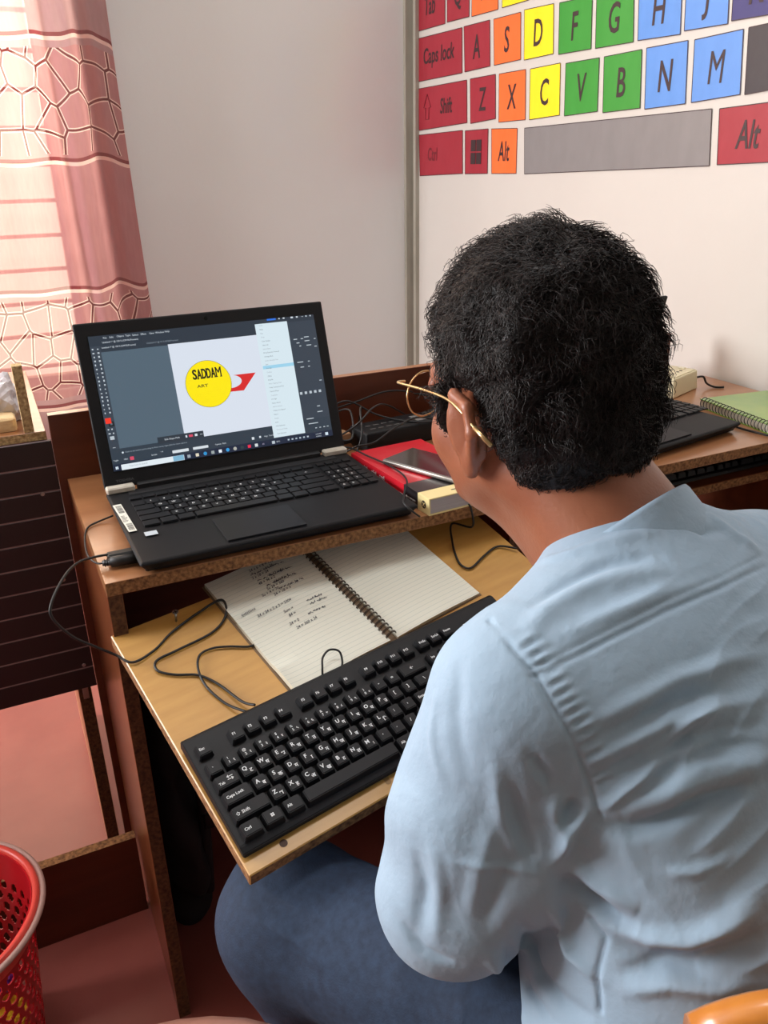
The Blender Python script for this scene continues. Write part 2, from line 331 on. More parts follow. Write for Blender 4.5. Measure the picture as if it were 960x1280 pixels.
# ================================================================ curtain
def curtain_mat():
    M = bpy.data.materials.new('rose_curtain_cloth'); M.use_nodes = True; nt = M.node_tree; N = nt.nodes; L = nt.links
    for n in list(N): N.remove(n)
    out = N.new('ShaderNodeOutputMaterial'); uv = N.new('ShaderNodeTexCoord'); sp = N.new('ShaderNodeSeparateXYZ'); L.new(uv.outputs['UV'], sp.inputs[0])
    def math_(op, a, b=None, c=None):
        n = N.new('ShaderNodeMath'); n.operation = op
        for i, v in enumerate((a, b, c)):
            if v is None: continue
            if isinstance(v, (int, float)): n.inputs[i].default_value = v
            else: L.new(v, n.inputs[i])
        return n.outputs[0]
    z = sp.outputs[1]
    def band(a, b): return math_('MULTIPLY', math_('GREATER_THAN', z, a), math_('LESS_THAN', z, b))
    def mix(f, a, b):
        n = N.new('ShaderNodeMix'); n.data_type = 'RGBA'; L.new(f, n.inputs[0])
        for s, v in ((6, a), (7, b)):
            if isinstance(v, tuple): n.inputs[s].default_value = (*v, 1)
            else: L.new(v, n.inputs[s])
        return n.outputs[2]
    vo = N.new('ShaderNodeTexVoronoi'); vo.voronoi_dimensions = '2D'; vo.feature = 'DISTANCE_TO_EDGE'; vo.inputs['Scale'].default_value = 12.5; vo.inputs['Randomness'].default_value = .72
    L.new(uv.outputs['UV'], vo.inputs['Vector'])
    vo2 = N.new('ShaderNodeTexVoronoi'); vo2.voronoi_dimensions = '2D'; vo2.feature = 'DISTANCE_TO_EDGE'; vo2.inputs['Scale'].default_value = 10.5; vo2.inputs['Randomness'].default_value = .3
    mp = N.new('ShaderNodeMapping'); mp.inputs['Location'].default_value = (.05, .03, 0); L.new(uv.outputs['UV'], mp.inputs[0]); 
    d = vo.outputs['Distance']
    dark = math_('LESS_THAN', d, .040); white = math_('MULTIPLY', math_('GREATER_THAN', d, .040), math_('LESS_THAN', d, .078))
    pat = math_('ADD', math_('ADD', band(.487, .752), band(-.205, .094)), band(1.15, 1.42))
    
    nz = N.new('ShaderNodeTexNoise'); nz.inputs['Scale'].default_value = 90; mp2 = N.new('ShaderNodeMapping'); mp2.inputs['Scale'].default_value = (1, .2, 1); L.new(uv.outputs['UV'], mp2.inputs[0]); L.new(mp2.outputs[0], nz.inputs['Vector'])
    c = mix(math_('MULTIPLY', nz.outputs[0], .6), srgb(178, 142, 146), srgb(200, 168, 168))
    c = mix(band(-.205, .752), c, mix(math_('MULTIPLY', nz.outputs[0], .6), srgb(182, 130, 134), srgb(206, 156, 156)))
    c = mix(math_('MULTIPLY', pat, dark), c, srgb(112, 56, 60)); c = mix(math_('MULTIPLY', pat, white), c, srgb(250, 228, 218))
    for a in (.775, .465, .112, -.235):
        c = mix(band(a - .006, a + .004), c, srgb(246, 214, 204)); c = mix(band(a + .004, a + .014), c, srgb(132, 66, 72))
    di = N.new('ShaderNodeBsdfDiffuse'); tr = N.new('ShaderNodeBsdfTranslucent'); L.new(c, di.inputs[0]); L.new(c, tr.inputs[0])
    tp = N.new('ShaderNodeBsdfTransparent'); tp.inputs[0].default_value = (1, .93, .86, 1)
    mx = N.new('ShaderNodeMixShader'); mx.inputs[0].default_value = .42; L.new(di.outputs[0], mx.inputs[1]); L.new(tr.outputs[0], mx.inputs[2])
    mx2 = N.new('ShaderNodeMixShader'); mx2.inputs[0].default_value = .2; L.new(mx.outputs[0], mx2.inputs[1]); L.new(tp.outputs[0], mx2.inputs[2])
    L.new(mx2.outputs[0], out.inputs[0]); return M
def make_curtain():
    nx, nz = 300, 90; V = []; UV = []; F = []; s = 0
    zs = np.linspace(-.46, 1.62, nz); ts = np.linspace(0, 1, nx)
    for j, z in enumerate(zs):
        top = (z + .46) / 2.08
        for i, t in enumerate(ts):
            x = -1.28 + t * 1.68 + .02 * math.sin(z * 3) * t + (.85 - z) * .022 * t
            w = 1 / (1 + math.exp(-(x - .21) * 26))       # gathered folds near the right edge
            fold = .016 * math.sin(x * 19 + .6 * z) + .010 * math.sin(x * 41 + 1.5 - .8 * z)
            fold += w * (.030 * math.sin((x - .2) * 62 + .9 * z) + .012 * math.sin(x * 120 + 3 * z))
            if x > .33: fold += (x - .33) * .9
            y = 1.745 + fold * (.75 + .25 * math.sin(z * 2))
            V.append((x, y, z)); UV.append((t * 2.15 * (1), z + .004 * math.sin(x * 17) + .010 * w * math.sin((x - .2) * 40)))
    for j in range(nz - 1):
        for i in range(nx - 1):
            a = j * nx + i; F.append((a, a + 1, a + nx + 1, a + nx))
    me = bpy.data.meshes.new('m'); me.from_pydata(V, [], F); u = me.uv_layers.new(name='UVMap')
    li = np.empty(len(me.loops), np.int32); me.loops.foreach_get('vertex_index', li); uv = np.array(UV, np.float32)[li]; u.data.foreach_set('uv', uv.ravel()); me.shade_smooth()
    return me
cur = thing('window_curtain', 'rose patterned curtain hanging over the bright window', 'curtain', (0, 0, 0))
link('curtain_cloth', make_curtain(), curtain_mat(), cur)
tube('curtain_rod', [(-1.4, 1.76, 1.63), (.55, 1.76, 1.63)], .010, M_chrome, cur, 12, 0)
for x in (-1.36, .48): box('rod_bracket', (x - .01, 1.755, 1.62), (x + .01, YB, 1.66), M_chrome, cur)
# ================================================================ two-seat computer desk
desk = thing('computer_desk', 'long brown laminate computer desk with raw chipboard edges holding both laptops', 'desk', (0, 0, FZ))
def dbox(name, lo, hi, ms, raw, bev=.0006, parent=desk):
    """raw: axes directions that show chipboard, e.g. '-y'"""
    bm = bmesh.new(); bm_box(bm, lo, hi, bev); bm.faces.ensure_lookup_table(); bmesh.ops.recalc_face_normals(bm, faces=bm.faces)
    for f in bm.faces:
        n = f.normal
        for r in raw.split():
            ax = 'xyz'.index(r[1]); sg = -1 if r[0] == '-' else 1
            if n[ax] * sg > .9: f.material_index = 1
    me = bm_done(bm); o = link(name, me, ms, parent)
    o.matrix_parent_inverse = Matrix.Translation(-Vector(parent.location)) if parent is not None else Matrix()
    return o
dbox('desktop', (0, 0, -.018), (1.36, .395, 0), [M_lamtop, M_chip], '-y')
dbox('side_panel', (0, .001, FZ), (.018, .395, -.018), [M_lam, M_chipd], '-y')
dbox('side_panel', (1.342, .001, FZ), (1.36, .395, -.018), [M_lam, M_chip], '-y')
dbox('divider_panel', (.585, .012, FZ), (.603, .395, -.018), [M_lamdark, M_chipd], '-y')
dbox('back_panel', (-.012, .395, FZ + .012), (1.245, .413, .106), [M_lamdark, M_lamtop], '+z')
dbox('stretcher', (.018, .33, FZ + .05), (.585, .348, FZ + .20), [M_lamdark, M_chipd], '+z')
# ================================================================ loose keyboard boards
TO = Vector((0.07365714, -0.30972989, -0.16400288)); TX = Vector((0.98399116, 0.16302018, 0.07201255)); TY = Vector((-0.17669673, 0.94507456, 0.27497698)); TN = TX.cross(TY)
TMW = frame_mw(TO, TX, TY, TN)
tray = thing('keyboard_tray', 'yellow plywood keyboard board tilted forward over the man\'s lap', 'keyboard tray', mw=TMW)
def tb(lo, hi, ms, raw, parent, name):
    bm = bmesh.new(); bm_box(bm, lo, hi, .0012); bmesh.ops.recalc_face_normals(bm, faces=bm.faces)
    for f in bm.faces:
        for r in raw.split():
            ax = 'xyz'.index(r[1]); sg = -1 if r[0] == '-' else 1
            if f.normal[ax] * sg > .9: f.material_index = 1
    return link(name, bm_done(bm), ms, parent)
tb((-.018, -.024, -.019), (.540, .336, 0), [M_ply, M_chip], '-y -x +x', tray, 'tray_board')
M_knot = mat('dark_wood_knot', srgb(70, 42, 22), .6)
bm = bmesh.new(); bmesh.ops.create_circle(bm, cap_ends=True, segments=18, radius=.0042); link('knot', bm_done(bm), M_knot, tray).location = (.026, -.012, .0003)
bm = bmesh.new(); bmesh.ops.create_circle(bm, cap_ends=True, segments=18, radius=.006)
for v in bm.verts: v.co.x *= .7 * (1 + .3 * math.sin(v.co.y * 900)); v.co.y *= 1.4
link('stain', bm_done(bm), mat('stain', srgb(150, 112, 62), .5), tray).location = (.155, -.006, .0003)
sc = thing('screw', 'steel screw standing up from the rear left corner of the keyboard tray', 'screw', mw=TMW @ Matrix.Translation((.060, .318, 0)))
bm = bmesh.new(); bmesh.ops.create_cone(bm, cap_ends=True, segments=16, radius1=.0014, radius2=.0016, depth=.014, matrix=Matrix.Translation((0, 0, .0071))); link('shank', bm_done(bm, True), M_chrome, sc)
bm = bmesh.new(); bmesh.ops.create_cone(bm, cap_ends=True, segments=16, radius1=.002, radius2=.0042, depth=.003, matrix=Matrix.Translation((0, 0, .0155)))
bm_box(bm, (-.003, -.0005, .0168), (.003, .0005, .0173), mi=1); bm_box(bm, (-.0005, -.003, .0168), (.0005, .003, .0173), mi=1); link('screw_head', bm_done(bm), [M_chrome, M_rubber], sc)
tr2 = thing('keyboard_tray', 'brown keyboard board under the right half of the desk', 'keyboard tray', (.972, .24, -.128))
tb((-.362, -.14, 0), (.362, .13, .018), [M_lam, M_chip], '-y', tr2, 'tray_board')
for s in (-.3668, .3628): tb((s, -.13, .0), (s + .004, .13, .02), [M_chrome], '', tr2, 'runner')
# ================================================================ keyboard builder (full size and laptop deck)
U = .01905
M_key = mat('key_plastic', srgb(22, 22, 25), .5, spec=.3, bump=(1500, .12, .0002))
M_leg = mat('key_legend_print', srgb(225, 228, 230), .6)
_km = {}
def keycap(w, d, h, taper, bev):
    k = (round(w, 4), round(d, 4), h, taper)
    if k in _km: return _km[k]
    bm = bmesh.new(); vs = bm_box(bm, (-w / 2, -d / 2, 0), (w / 2, d / 2, h))
    for v in bm.verts:
        if v.co.z > h / 2: v.co.x -= math.copysign(taper, v.co.x); v.co.y = v.co.y - math.copysign(taper * .8, v.co.y) + taper * .3
    es = [e for e in bm.edges if not all(v.co.z < h / 2 for v in e.verts)]
    bmesh.ops.bevel(bm, geom=es, offset=bev, segments=2, affect='EDGES')
    _km[k] = bm_done(bm); return _km[k]
DEV = dict(zip('QWERTYUIOPASDFGHJKLZXCVBNM', 'टधभचतथगषयउबकमानजवपिशहअखदलः'))
ROWS = [
 [('`', 0, 1)] + [(c, 1 + i, 1) for i, c in enumerate('1234567890-=')] + [('\u2190', 13, 2)],
 [('Tab', 0, 1.5)] + [(c, 1.5 + i, 1) for i, c in enumerate('QWERTYUIOP[]')] + [('\\', 13.5, 1.5)],
 [('Caps Lock', 0, 1.75)] + [(c, 1.75 + i, 1) for i, c in enumerate("ASDFGHJKL;'")] + [('Enter', 12.75, 2.25)],
 [('Shift', 0, 2.25)] + [(c, 2.25 + i, 1) for i, c in enumerate('ZXCVBNM,./')] + [('Shift', 12.25, 2.75)],
 [('Ctrl', 0, 1.25), ('\u229e', 1.25, 1.25), ('Alt', 2.5, 1.25), ('', 3.75, 6.25), ('Alt', 10, 1.25), ('\u229e', 11.25, 1.25), ('\u2261', 12.5, 1.25), ('Ctrl', 13.75, 1.25)]]
def win_logo(s):
    bm = bmesh.new()
    for i in (0, 1):
        for j in (0, 1): bm_box(bm, ((i - 1) * s + .08 * s, (j - 1) * s + .08 * s, 0), (i * s - .08 * s, j * s - .08 * s, .00005))
    return bm_done(bm)
_wl = win_logo(.0019)
SHN = dict(zip('1234567890', '!@#$%^&*()')); DVN = dict(zip('1234567890', '१२३४५६७८९०'))
def add_key(parent, x, y, z, w, d, s, h, taper, bev, leg, tilt=0, gap=.0012, dev=True):
    k = link('key', keycap(w - gap, d - gap, h, taper, bev), M_key, parent); k.location = (x, y, z); k.rotation_euler.x = tilt
    if not leg or s == '': return k
    tops = h + .00012
    def put(me, ox, oy):
        t = link('legend', me, M_leg, k); t.location = (ox, oy, tops); return t
    lx0 = -w / 2 + taper + .0024
    if s == '\u229e': put(_wl, 0, .001)
    elif len(s) == 1 and s in DEV and dev:
        put(text_mesh(s, .0064, 1, .00014), -.0030, .0020); put(text_mesh(DEV[s], .0060, 1, .00012), .0028, -.0022)
    elif s in SHN and dev:
        put(text_mesh(SHN[s], .0042, 1, .00005), -.0028, .0027); put(text_mesh(s, .0044, 1, .00006), -.0028, -.0020); put(text_mesh(DVN[s], .0044, 1, .00006), .0026, -.0020)
    elif s == 'Tab': put(text_mesh('Tab', .0042, 1, .00006, 0, 'LEFT'), lx0, -.0014); put(text_mesh('\u21c6', .0070, 1, .0001), .004, .0012)
    elif s == 'Shift': put(text_mesh('\u21e7 Shift' if dev else 'Shift', .0050, 1, .00006, 0, 'LEFT'), lx0, .0)
    elif len(s) > 1: put(text_mesh(s, .0044, 1, .00010, 0, 'LEFT'), lx0, .0008)
    else: put(text_mesh(s, .0056, 1, .00012), -.0015, .001)
    return k
def desk_keyboard(label, mw, legends):
    kb = thing('keyboard', label, 'keyboard', mw=mw)
    bm = bmesh.new(); Wd, Dp = .440, .146
    # tapered wedge body
    prof = [(0, .003), (.004, 0), (Dp, 0), (Dp, .012), (Dp - .005, .0155), (.010, .0095), (.002, .0075)]
    x0 = -U / 2 - .0055
    me = prism([(a, b) for a, b in prof], x0, x0 + Wd, 'x', .0009); link('body', me, M_black, kb)
    Yc = lambda r: .0185 + r * U     # r = 0 is the space bar row
    Zt = lambda y: .0088 + (y - .010) * .042
    def K(s, c, w, r, d=1): 
        y = Yc(r) + (d - 1) * U / 2
        add_key(kb, (c + w / 2 - .5) * U, y, Zt(y) - .001, w * U, d * U, s, .0105, .0024, .0009, legends, .04)
    for ri, row in enumerate(ROWS):
        for s, c, w in row: K(s, c, w, 4 - ri)
    fr = 5.3
    K('Esc', 0, 1, fr)
    for i in range(12): K('F%d' % (i + 1), 2 + i + .5 * (i // 4), 1, fr)
    for i, s in enumerate(('PrtSc', 'ScrLk', 'Pause')): K(s, 15.25 + i, 1, fr)
    for i, s in enumerate(('Ins', 'Home', 'PgUp')): K(s, 15.25 + i, 1, 4)
    for i, s in enumerate(('Del', 'End', 'PgDn')): K(s, 15.25 + i, 1, 3)
    K('\u2191', 16.25, 1, 1)
    for i, s in enumerate(('\u2190', '\u2193', '\u2192')): K(s, 15.25 + i, 1, 0)
    for i, s in enumerate(('Num', '/', '*', '-')): K(s, 18.5 + i, 1, 4)
    for r, t in ((3, '789'), (2, '456'), (1, '123')):
        for i, s in enumerate(t): K(s, 18.5 + i, 1, r)
    K('+', 21.5, 1, 2, 2); K('Enter', 21.5, 1, 0, 2); K('0', 18.5, 2, 0); K('.', 20.5, 1, 0)
    for i in range(3):
        b = link('lock_light', prism([(0, 0), (.004, 0), (.004, .002), (0, .002)], 0, .0006), M_leg, kb); b.location = ((18.8 + i) * U, Yc(fr), Zt(Yc(fr)) + .0006)
    return kb
ky2 = Vector((-.1624 * math.cos(.32), .9867 * math.cos(.32), math.sin(.32))); ky2 = (ky2 - TX * ky2.dot(TX)).normalized(); kn = TX.cross(ky2)
KBO = TO + TX * .0 - ky2 * .0075 + kn * .0012
KMW = frame_mw(KBO, TX, ky2, kn)
kb1 = desk_keyboard('black full-size keyboard with white English and Nepali letters on the tilted plywood board', KMW, True)
kb2 = desk_keyboard('second black keyboard, half hidden under the right side of the desktop', Matrix.Translation((.86, .122, -.110)), False)
# ================================================================ laptops
M_lap = mat('laptop_shell', srgb(20, 20, 23), .55, spec=.25, bump=(1200, .12, .0003))
M_lapb = mat('laptop_bezel', srgb(19, 19, 22), .6, spec=.3)
M_lkey = mat('laptop_key', srgb(22, 22, 24), .45)
M_slate = mat('touchpad_surface', srgb(20, 20, 24), .5, spec=.28)
M_hinge = mat('worn_silver_hinge', srgb(214, 208, 196), .45, noise=(60, .4, srgb(190, 182, 166), (1, 1, 1)))
M_dark_glass = mat('screen_off_glass', srgb(10, 10, 12), .12)
def emis(name, c, st=1.0):
    M = bpy.data.materials.new(name); M.use_nodes = True; N = M.node_tree.nodes; b = N['Principled BSDF']
    b.inputs['Base Color'].default_value = (.01, .01, .012, 1); b.inputs['Roughness'].default_value = .35
    b.inputs['Emission Color'].default_value = (*c, 1); b.inputs['Emission Strength'].default_value = st; return M
def laptop(label, loc, rz, W_, D_, tilt, lidh, on):
    lp = thing('laptop', label, 'laptop', loc, rz)
    bm = bmesh.new(); bm_box(bm, (0, -D_, .002), (W_, 0, .022), .004, 3)
    for v in bm.verts:
        if v.co.z < .008: v.co.x = v.co.x + (.006 if v.co.x < W_ / 2 else -.006); v.co.y += .008 if v.co.y < -D_ / 2 else -.003
        if v.co.y < -D_ + .03 and v.co.z > .015: v.co.z -= .0025
    link('base', bm_done(bm, False), M_lap, lp)
    for fx in (.03, W_ - .03):
        for fy in (-.03, -D_ + .03): box('foot', (fx - .012, fy - .005, 0), (fx + .012, fy + .005, .003), M_rubber, lp)
    box('speaker_grille', (.030, -.026, .0219), (W_ - .026, -.009, .0226), M_blackm, lp, .0003)
    box('touchpad', (.111, -D_ + .008, .0195), (.217, -D_ + .083, .0224), M_slate, lp, .0003)
    # island keys
    top = -.040; kx0 = .025
    def LK(s, x, w, r, d=.0187, y=None):
        yy = top - .010 - r * .0187 if y is None else y
        add_key(lp, kx0 + x + w / 2, yy, .0218, w, d, s, .0022, .0004, .0003, on, 0, .0024, False)
    p_ = .0187
    for i in range(15): LK('', i * .0187 , p_, 0, .013, top - .003)
    for ri, row in enumerate(ROWS):
        for s, c, w in row: LK(s if len(s) == 1 and s.isalnum() else ('\u2190' if s == '\u2190' else ''), c * p_, w * p_, ri + .85)
    for i in range(4):
        LK('', .285 + i * .0145, .0145, 0, .013, top - .003)
        for r, t in enumerate(('=/*-', '789-', '456+', '123+', '00.+')): LK(t[i] if t[i].isdigit() else '', .285 + i * .0145, .0145, r + .85)
    lid = link('lid', None, None, lp) if False else bpy.data.objects.new('lid', None)
    # lid shell
    bm = bmesh.new(); bm_box(bm, (0, .004, -.007), (W_, lidh, 0), .0025, 3)
    lid = link('lid', bm_done(bm), M_lapb, lp); lid.location = (0, 0, .022); lid.rotation_euler = (tilt, 0, 0)
    hb = box('hinge_bar', (.045, -.006, .020), (W_ - .045, .004, .030), M_blackm, lp, .002)
    for x in (0.001, W_ - .041): box('hinge_cover', (x, -.012, .0215), (x + .040, .003, .031), M_hinge, lp, .002)
    return lp, lid
LP, LID = laptop('black laptop with a design program on its lit screen, left of the book', (.0396, .2445, 0), .012, .3795, .250, 1.2589, .2419, True)
def lid_rect(name, x0, y0, x1, y1, m, lay, parent=None):
    me = bpy.data.meshes.new('m'); me.from_pydata([(x0, y0, 0), (x1, y0, 0), (x1, y1, 0), (x0, y1, 0)], [], [(0, 1, 2, 3)])
    o = link(name, me, m, parent or scr); o.location = (0, 0, lay * .00006); return o
E1 = {}
def em(c, st=1.0):
    k = (c, st)
    if k not in E1: E1[k] = emis('screen_light_%d' % len(E1), srgb(*c), st)
    return E1[k]
scr = box('screen', (.0165, .0285, -.0005), (.3625, .2225, .0006), M_dark_glass, LID); scr.location.z = 0
B = .0008
def R_(name, x0, y0, x1, y1, c, lay, st=1.0):
    o = lid_rect(name, x0 / 1000, y0 / 1000, x1 / 1000, y1 / 1000, em(c, st), lay); o.location.z += B; o.parent = scr; return o
def multi(name, rects, c, lay, st=1.0):
    V = []; F = []
    for x0, y0, x1, y1 in rects:
        n = len(V); V += [(x0 / 1000, y0 / 1000, 0), (x1 / 1000, y0 / 1000, 0), (x1 / 1000, y1 / 1000, 0), (x0 / 1000, y1 / 1000, 0)]; F.append((n, n + 1, n + 2, n + 3))
    me = bpy.data.meshes.new('m'); me.from_pydata(V, [], F); o = link(name, me, em(c, st), scr); o.location = (0, 0, B + lay * .00006); return o
def T_(s, x, y, size, c, lay, wx=1., bold=0, align='LEFT', shear=0, st=1.0):
    o = link('lettering', text_mesh(s, size / 1000, wx, bold / 1000, shear, align).copy(), em(c, st), scr); o.location = (x / 1000, y / 1000, B + lay * .00006); return o
R_('screen_background', 17.5, 28.5, 362, 222.3, (78, 96, 110), 1)
R_('menu_bar', 17.5, 198.8, 362, 222.3, (40, 50, 62), 2)
R_('tool_bar', 17.5, 38, 31.5, 208, (52, 62, 74), 3)
R_('right_panel', 316, 38, 362, 214, (50, 60, 72), 3)
R_('status_bar', 17.5, 38, 362, 60, (44, 56, 68), 4)
R_('artboard', 126.8, 58.5, 264, 200, (208, 216, 228), 5)
R_('pop_up_menu', 263.5, 39.5, 316, 216, (206, 222, 230), 7)
R_('menu_highlight', 265, 146.6, 316, 151.6, (150, 202, 226), 8)
def em_disc(cx, cy, r, c, lay, name):
    me = bpy.data.meshes.new('m'); n = 48; me.from_pydata([((cx + r * math.cos(6.28319 * i / n)) / 1000, (cy + r * math.sin(6.28319 * i / n)) / 1000, 0) for i in range(n)], [], [tuple(range(n))])
    o = link(name, me, em(c), scr); o.location.z = B + lay * .00006; return o
def em_poly(pts, c, lay, name):
    me = bpy.data.meshes.new('m'); me.from_pydata([(a / 1000, b / 1000, 0) for a, b in pts], [], [tuple(range(len(pts)))]); o = link(name, me, em(c), scr); o.location.z = B + lay * .00006; return o
em_poly([(205, 143.9), (252, 143.4), (229, 118.8), (205, 119.5)], (206, 36, 36), 6, 'red_shape')
o = em_disc(0, 0, 10, (208, 216, 228), 6.5, 'white_ellipse'); o.scale = (1.75, .98, 1); o.location.x = .2105; o.location.y = .1345; o.name
em_disc(176.8, 135.4, 35.2, (60, 60, 20), 9, 'circle_outline'); em_disc(176.8, 135.4, 34.7, (244, 222, 0), 10, 'yellow_circle')
slots = [('S', 154.6, 6.2), ('A', 161.2, 7.0), ('D', 168.6, 6.6), ('D', 175.6, 6.6), ('A', 182.4, 7.0), ('M', 189.8, 8.4)]
slabs = []
for ch_, x_, w_ in slots:          # heavy condensed slab capitals
    me = text_mesh(ch_, .0195, 1, 0 if ch_ == 'M' else .0004).copy(); n = len(me.vertices); co = np.empty(n * 3); me.vertices.foreach_get('co', co); co = co.reshape(-1, 3)
    co[:, 0] = (co[:, 0] - co[:, 0].min()) / (np.ptp(co[:, 0])) * w_ / 1000; co[:, 1] = (co[:, 1] - co[:, 1].min()) / np.ptp(co[:, 1]) * .0150; me.vertices.foreach_set('co', co.ravel()); me.update()
    o = link('lettering', me, em((14, 14, 16)), scr); o.location = (x_ / 1000, .1439, B + 11 * .00006)
    o2 = link('lettering', me, None, scr); o2.location = (x_ / 1000 + .0006, .1439, B + 11 * .00006)
    if ch_ in 'AM': slabs += [(x_ - .3, 143.9, x_ + 2.6, 145.2), (x_ + w_ - 2.2, 143.9, x_ + w_ + .9, 145.2)]
    if ch_ in 'DM': slabs += [(x_ - .5, 157.6, x_ + 2, 158.9), (x_ - .5, 143.9, x_ + 2, 145.2)]
    if ch_ == 'M': slabs += [(x_ + w_ - 1.8, 157.6, x_ + w_ + 1, 158.9)]
multi('lettering', slabs, (14, 14, 16), 11.5)
T_('ART', 167, 133.6, 6.2, (30, 30, 24), 11, 1.45, .1, 'CENTER')
W1 = (205, 214, 222)
for s, x in zip(('File', 'Edit', 'Object', 'Type', 'Select', 'Effect', 'View', 'Window', 'Help'), (38, 47, 57, 69, 79, 91, 103, 112, 126)): T_(s, x, 218.5, 3.6, W1, 12)
T_('Untitled-1* @ 150 % (CMYK/Preview)', 35.6, 212, 3.4, W1, 12, .95); T_('Untitled-1* @ 150 % (CMYK/Preview)', 33.4, 204.6, 3.4, W1, 12, .9); T_('Untitled-2* @ 75 % (RGB/Preview)', 97, 204.6, 3.4, (130, 142, 152), 12, .95)
random.seed(3)
multi('tool_icon', [(19.5 + (k % 2) * 6.8 + random.uniform(0, .8), 203 - (k // 2) * 5.7, 19.5 + (k % 2) * 6.8 + random.uniform(1.8, 2.9), 203 - (k // 2) * 5.7 + random.uniform(1.4, 2.8)) for k in range(34)], (186, 196, 204), 12)
R_('fill_swatch', 19, 97.5, 27, 105.5, (236, 54, 36), 13); R_('stroke_swatch', 23, 93, 30, 100, (20, 22, 26), 12); R_('stroke_swatch_hole', 25, 95, 28, 98, (90, 100, 110), 12.5)
multi('tool_icon', [(20, 88, 22, 90), (25, 88, 27, 90), (20, 82, 23, 84), (26, 82, 28, 84), (21, 74, 27, 79), (22, 62, 26, 62.8)], (176, 186, 194), 12)
R_('tab_button', 284, 219.5, 298.5, 224 - 1.8, (44, 110, 214), 13)
multi('window_icon', [(303, 220, 305, 222), (310, 220, 313, 222), (323, 219.6, 327, 222), (332, 219.8, 335, 222), (341, 220.4, 344, 221), (348, 219.8, 350, 221.8), (355, 219.8, 357, 221.8)], W1, 13)
y = 213; items = ['Undo', 'Redo', 'Cut', 'Copy', 'Clear Guides', 'Select All', 'Select Same', 'Bring Selection Forward', 'Arrange Back', 'Isolate Selected Path', 'Join', 'Average', 'Outline', 'Offset', 'Simplify', 'Make Clipping Mask', 'Make Compound Path', 'Expand Shape', 'Transform', 'Arrange', 'Select Above', 'Add to Library', 'Collect For Export', 'Export', 'Divide', 'Links', 'Hide Selection', 'Document Setup', 'Save Selection']
for i, s in enumerate(items): T_(s, 270, 213.2 - i * 6.0, 2.9, (110, 122, 132) if i % 3 else (150, 160, 170), 12, .9)
multi('panel_control', [(x, y, x + w, y + 1.3) for x, y, w in [(322, 186, 6), (334, 186, 4), (340, 188, 8), (340, 182, 8), (326, 180, 5), (356, 184, 3), (330, 175, 3), (342, 175, 8), (355, 172, 4), (322, 150, 10), (340, 150, 3), (326, 142, 6), (339, 142, 3), (354, 118, 4), (343, 78, 5), (342, 69, 9), (322, 60, 12), (324, 52, 16), (334, 44, 3), (341, 44, 3), (348, 44, 3), (354, 44, 3)]] + [(318 + 8 * k, 100, 322 + 8 * k, 104) for k in range(5)], (180, 190, 198), 12)
R_('floating_bar', 86.5, 57.5, 155.5, 67.5, (40, 50, 60), 13)
T_('Edit Shape Path', 97, 62.6, 3.6, W1, 14); R_('floating_bar_icon', 133, 61, 139, 64.5, (206, 70, 96), 14); multi('floating_bar_icon', [(128, 61, 130.5, 64.5), (142, 61, 146, 64.5), (150, 62.4, 154, 63)], W1, 14)
T_('Click to set anchor point; drag to draw curve; right-click for more options', 38, 53.6, 3.0, (150, 162, 172), 13); em_disc(34.5, 53.6, 1.4, W1, 13, 'status_icon')
R_('fill_colour_box', 43, 41, 48.5, 46, (206, 70, 96), 13)
multi('status_control', [(104.7, 40.8, 129, 45), (135.8, 41.2, 159, 45), (228, 42, 232, 46), (240, 43, 243, 46)], (206, 214, 220), 13)
T_('100%', 34.5, 43.6, 2.8, W1, 13); T_('Stroke', 74, 43.4, 3, W1, 13); T_('Opacity  Style', 170, 43.5, 3, W1, 13); T_('Align  Transform', 248, 44, 3, W1, 13); T_('1 pt', 88, 46, 2.4, W1, 13); T_('Toggle', 19.5, 43.5, 2.6, W1, 13)
R_('task_bar', 17.5, 28.5, 362, 38.2, (22, 34, 56), 14)
R_('search_box', 28.7, 28.7, 120.5, 36.6, (216, 226, 232), 15); R_('search_picture', 104, 29, 120, 36.4, (120, 172, 200), 16); T_('Type here to search', 40, 32.8, 3.2, (150, 158, 164), 16)
multi('start_icon', [(20.6, 31, 22.3, 32.7), (22.7, 31, 24.4, 32.7), (20.6, 33.1, 22.3, 34.8), (22.7, 33.1, 24.4, 34.8)], (225, 240, 250), 16)
for x, c in ((127.7, (150, 160, 170)), (140.4, (216, 208, 186)), (152.6, (40, 140, 200)), (164.3, (150, 160, 160)), (175.9, (222, 230, 236)), (187.6, (48, 150, 214)), (199.2, (170, 170, 160)), (210.5, (40, 60, 60)), (222, (224, 40, 72)), (233.4, (206, 212, 214)), (244.4, (20, 30, 48)), (261.3, (180, 190, 198)), (351.6, (200, 216, 228))):
    em_disc(x, 33, 2.7, c, 16, 'task_bar_icon') if c[0] in (40, 48, 170) else R_('task_bar_icon', x - 2.4, 30.6, x + 2.4, 35.2, c, 16)
T_('AI', 244.4, 33, 3.6, (180, 170, 200), 17, 1, 0, 'CENTER'); T_('28\u00b0C', 266, 33, 3, W1, 17); T_('12:43 PM', 333, 34.6, 2.6, W1, 17); T_('5/4/2025', 333, 31, 2.6, W1, 17)
multi('tray_icon', [(285 + 6.5 * k, 32, 288 + 6.5 * k, 34.4) for k in range(6)], (170, 184, 196), 17)
o = link('lettering', text_mesh('TOSHIBA', .0052, 1.2, .0001), mat('faint_print', srgb(70, 72, 76), .4), LID); o.location = (.0305, .014, .0002)
bm = bmesh.new(); bmesh.ops.create_circle(bm, cap_ends=True, segments=20, radius=.0028); o = link('webcam', bm_done(bm), M_dark_glass, LID); o.location = (.190, .2325, .0003)
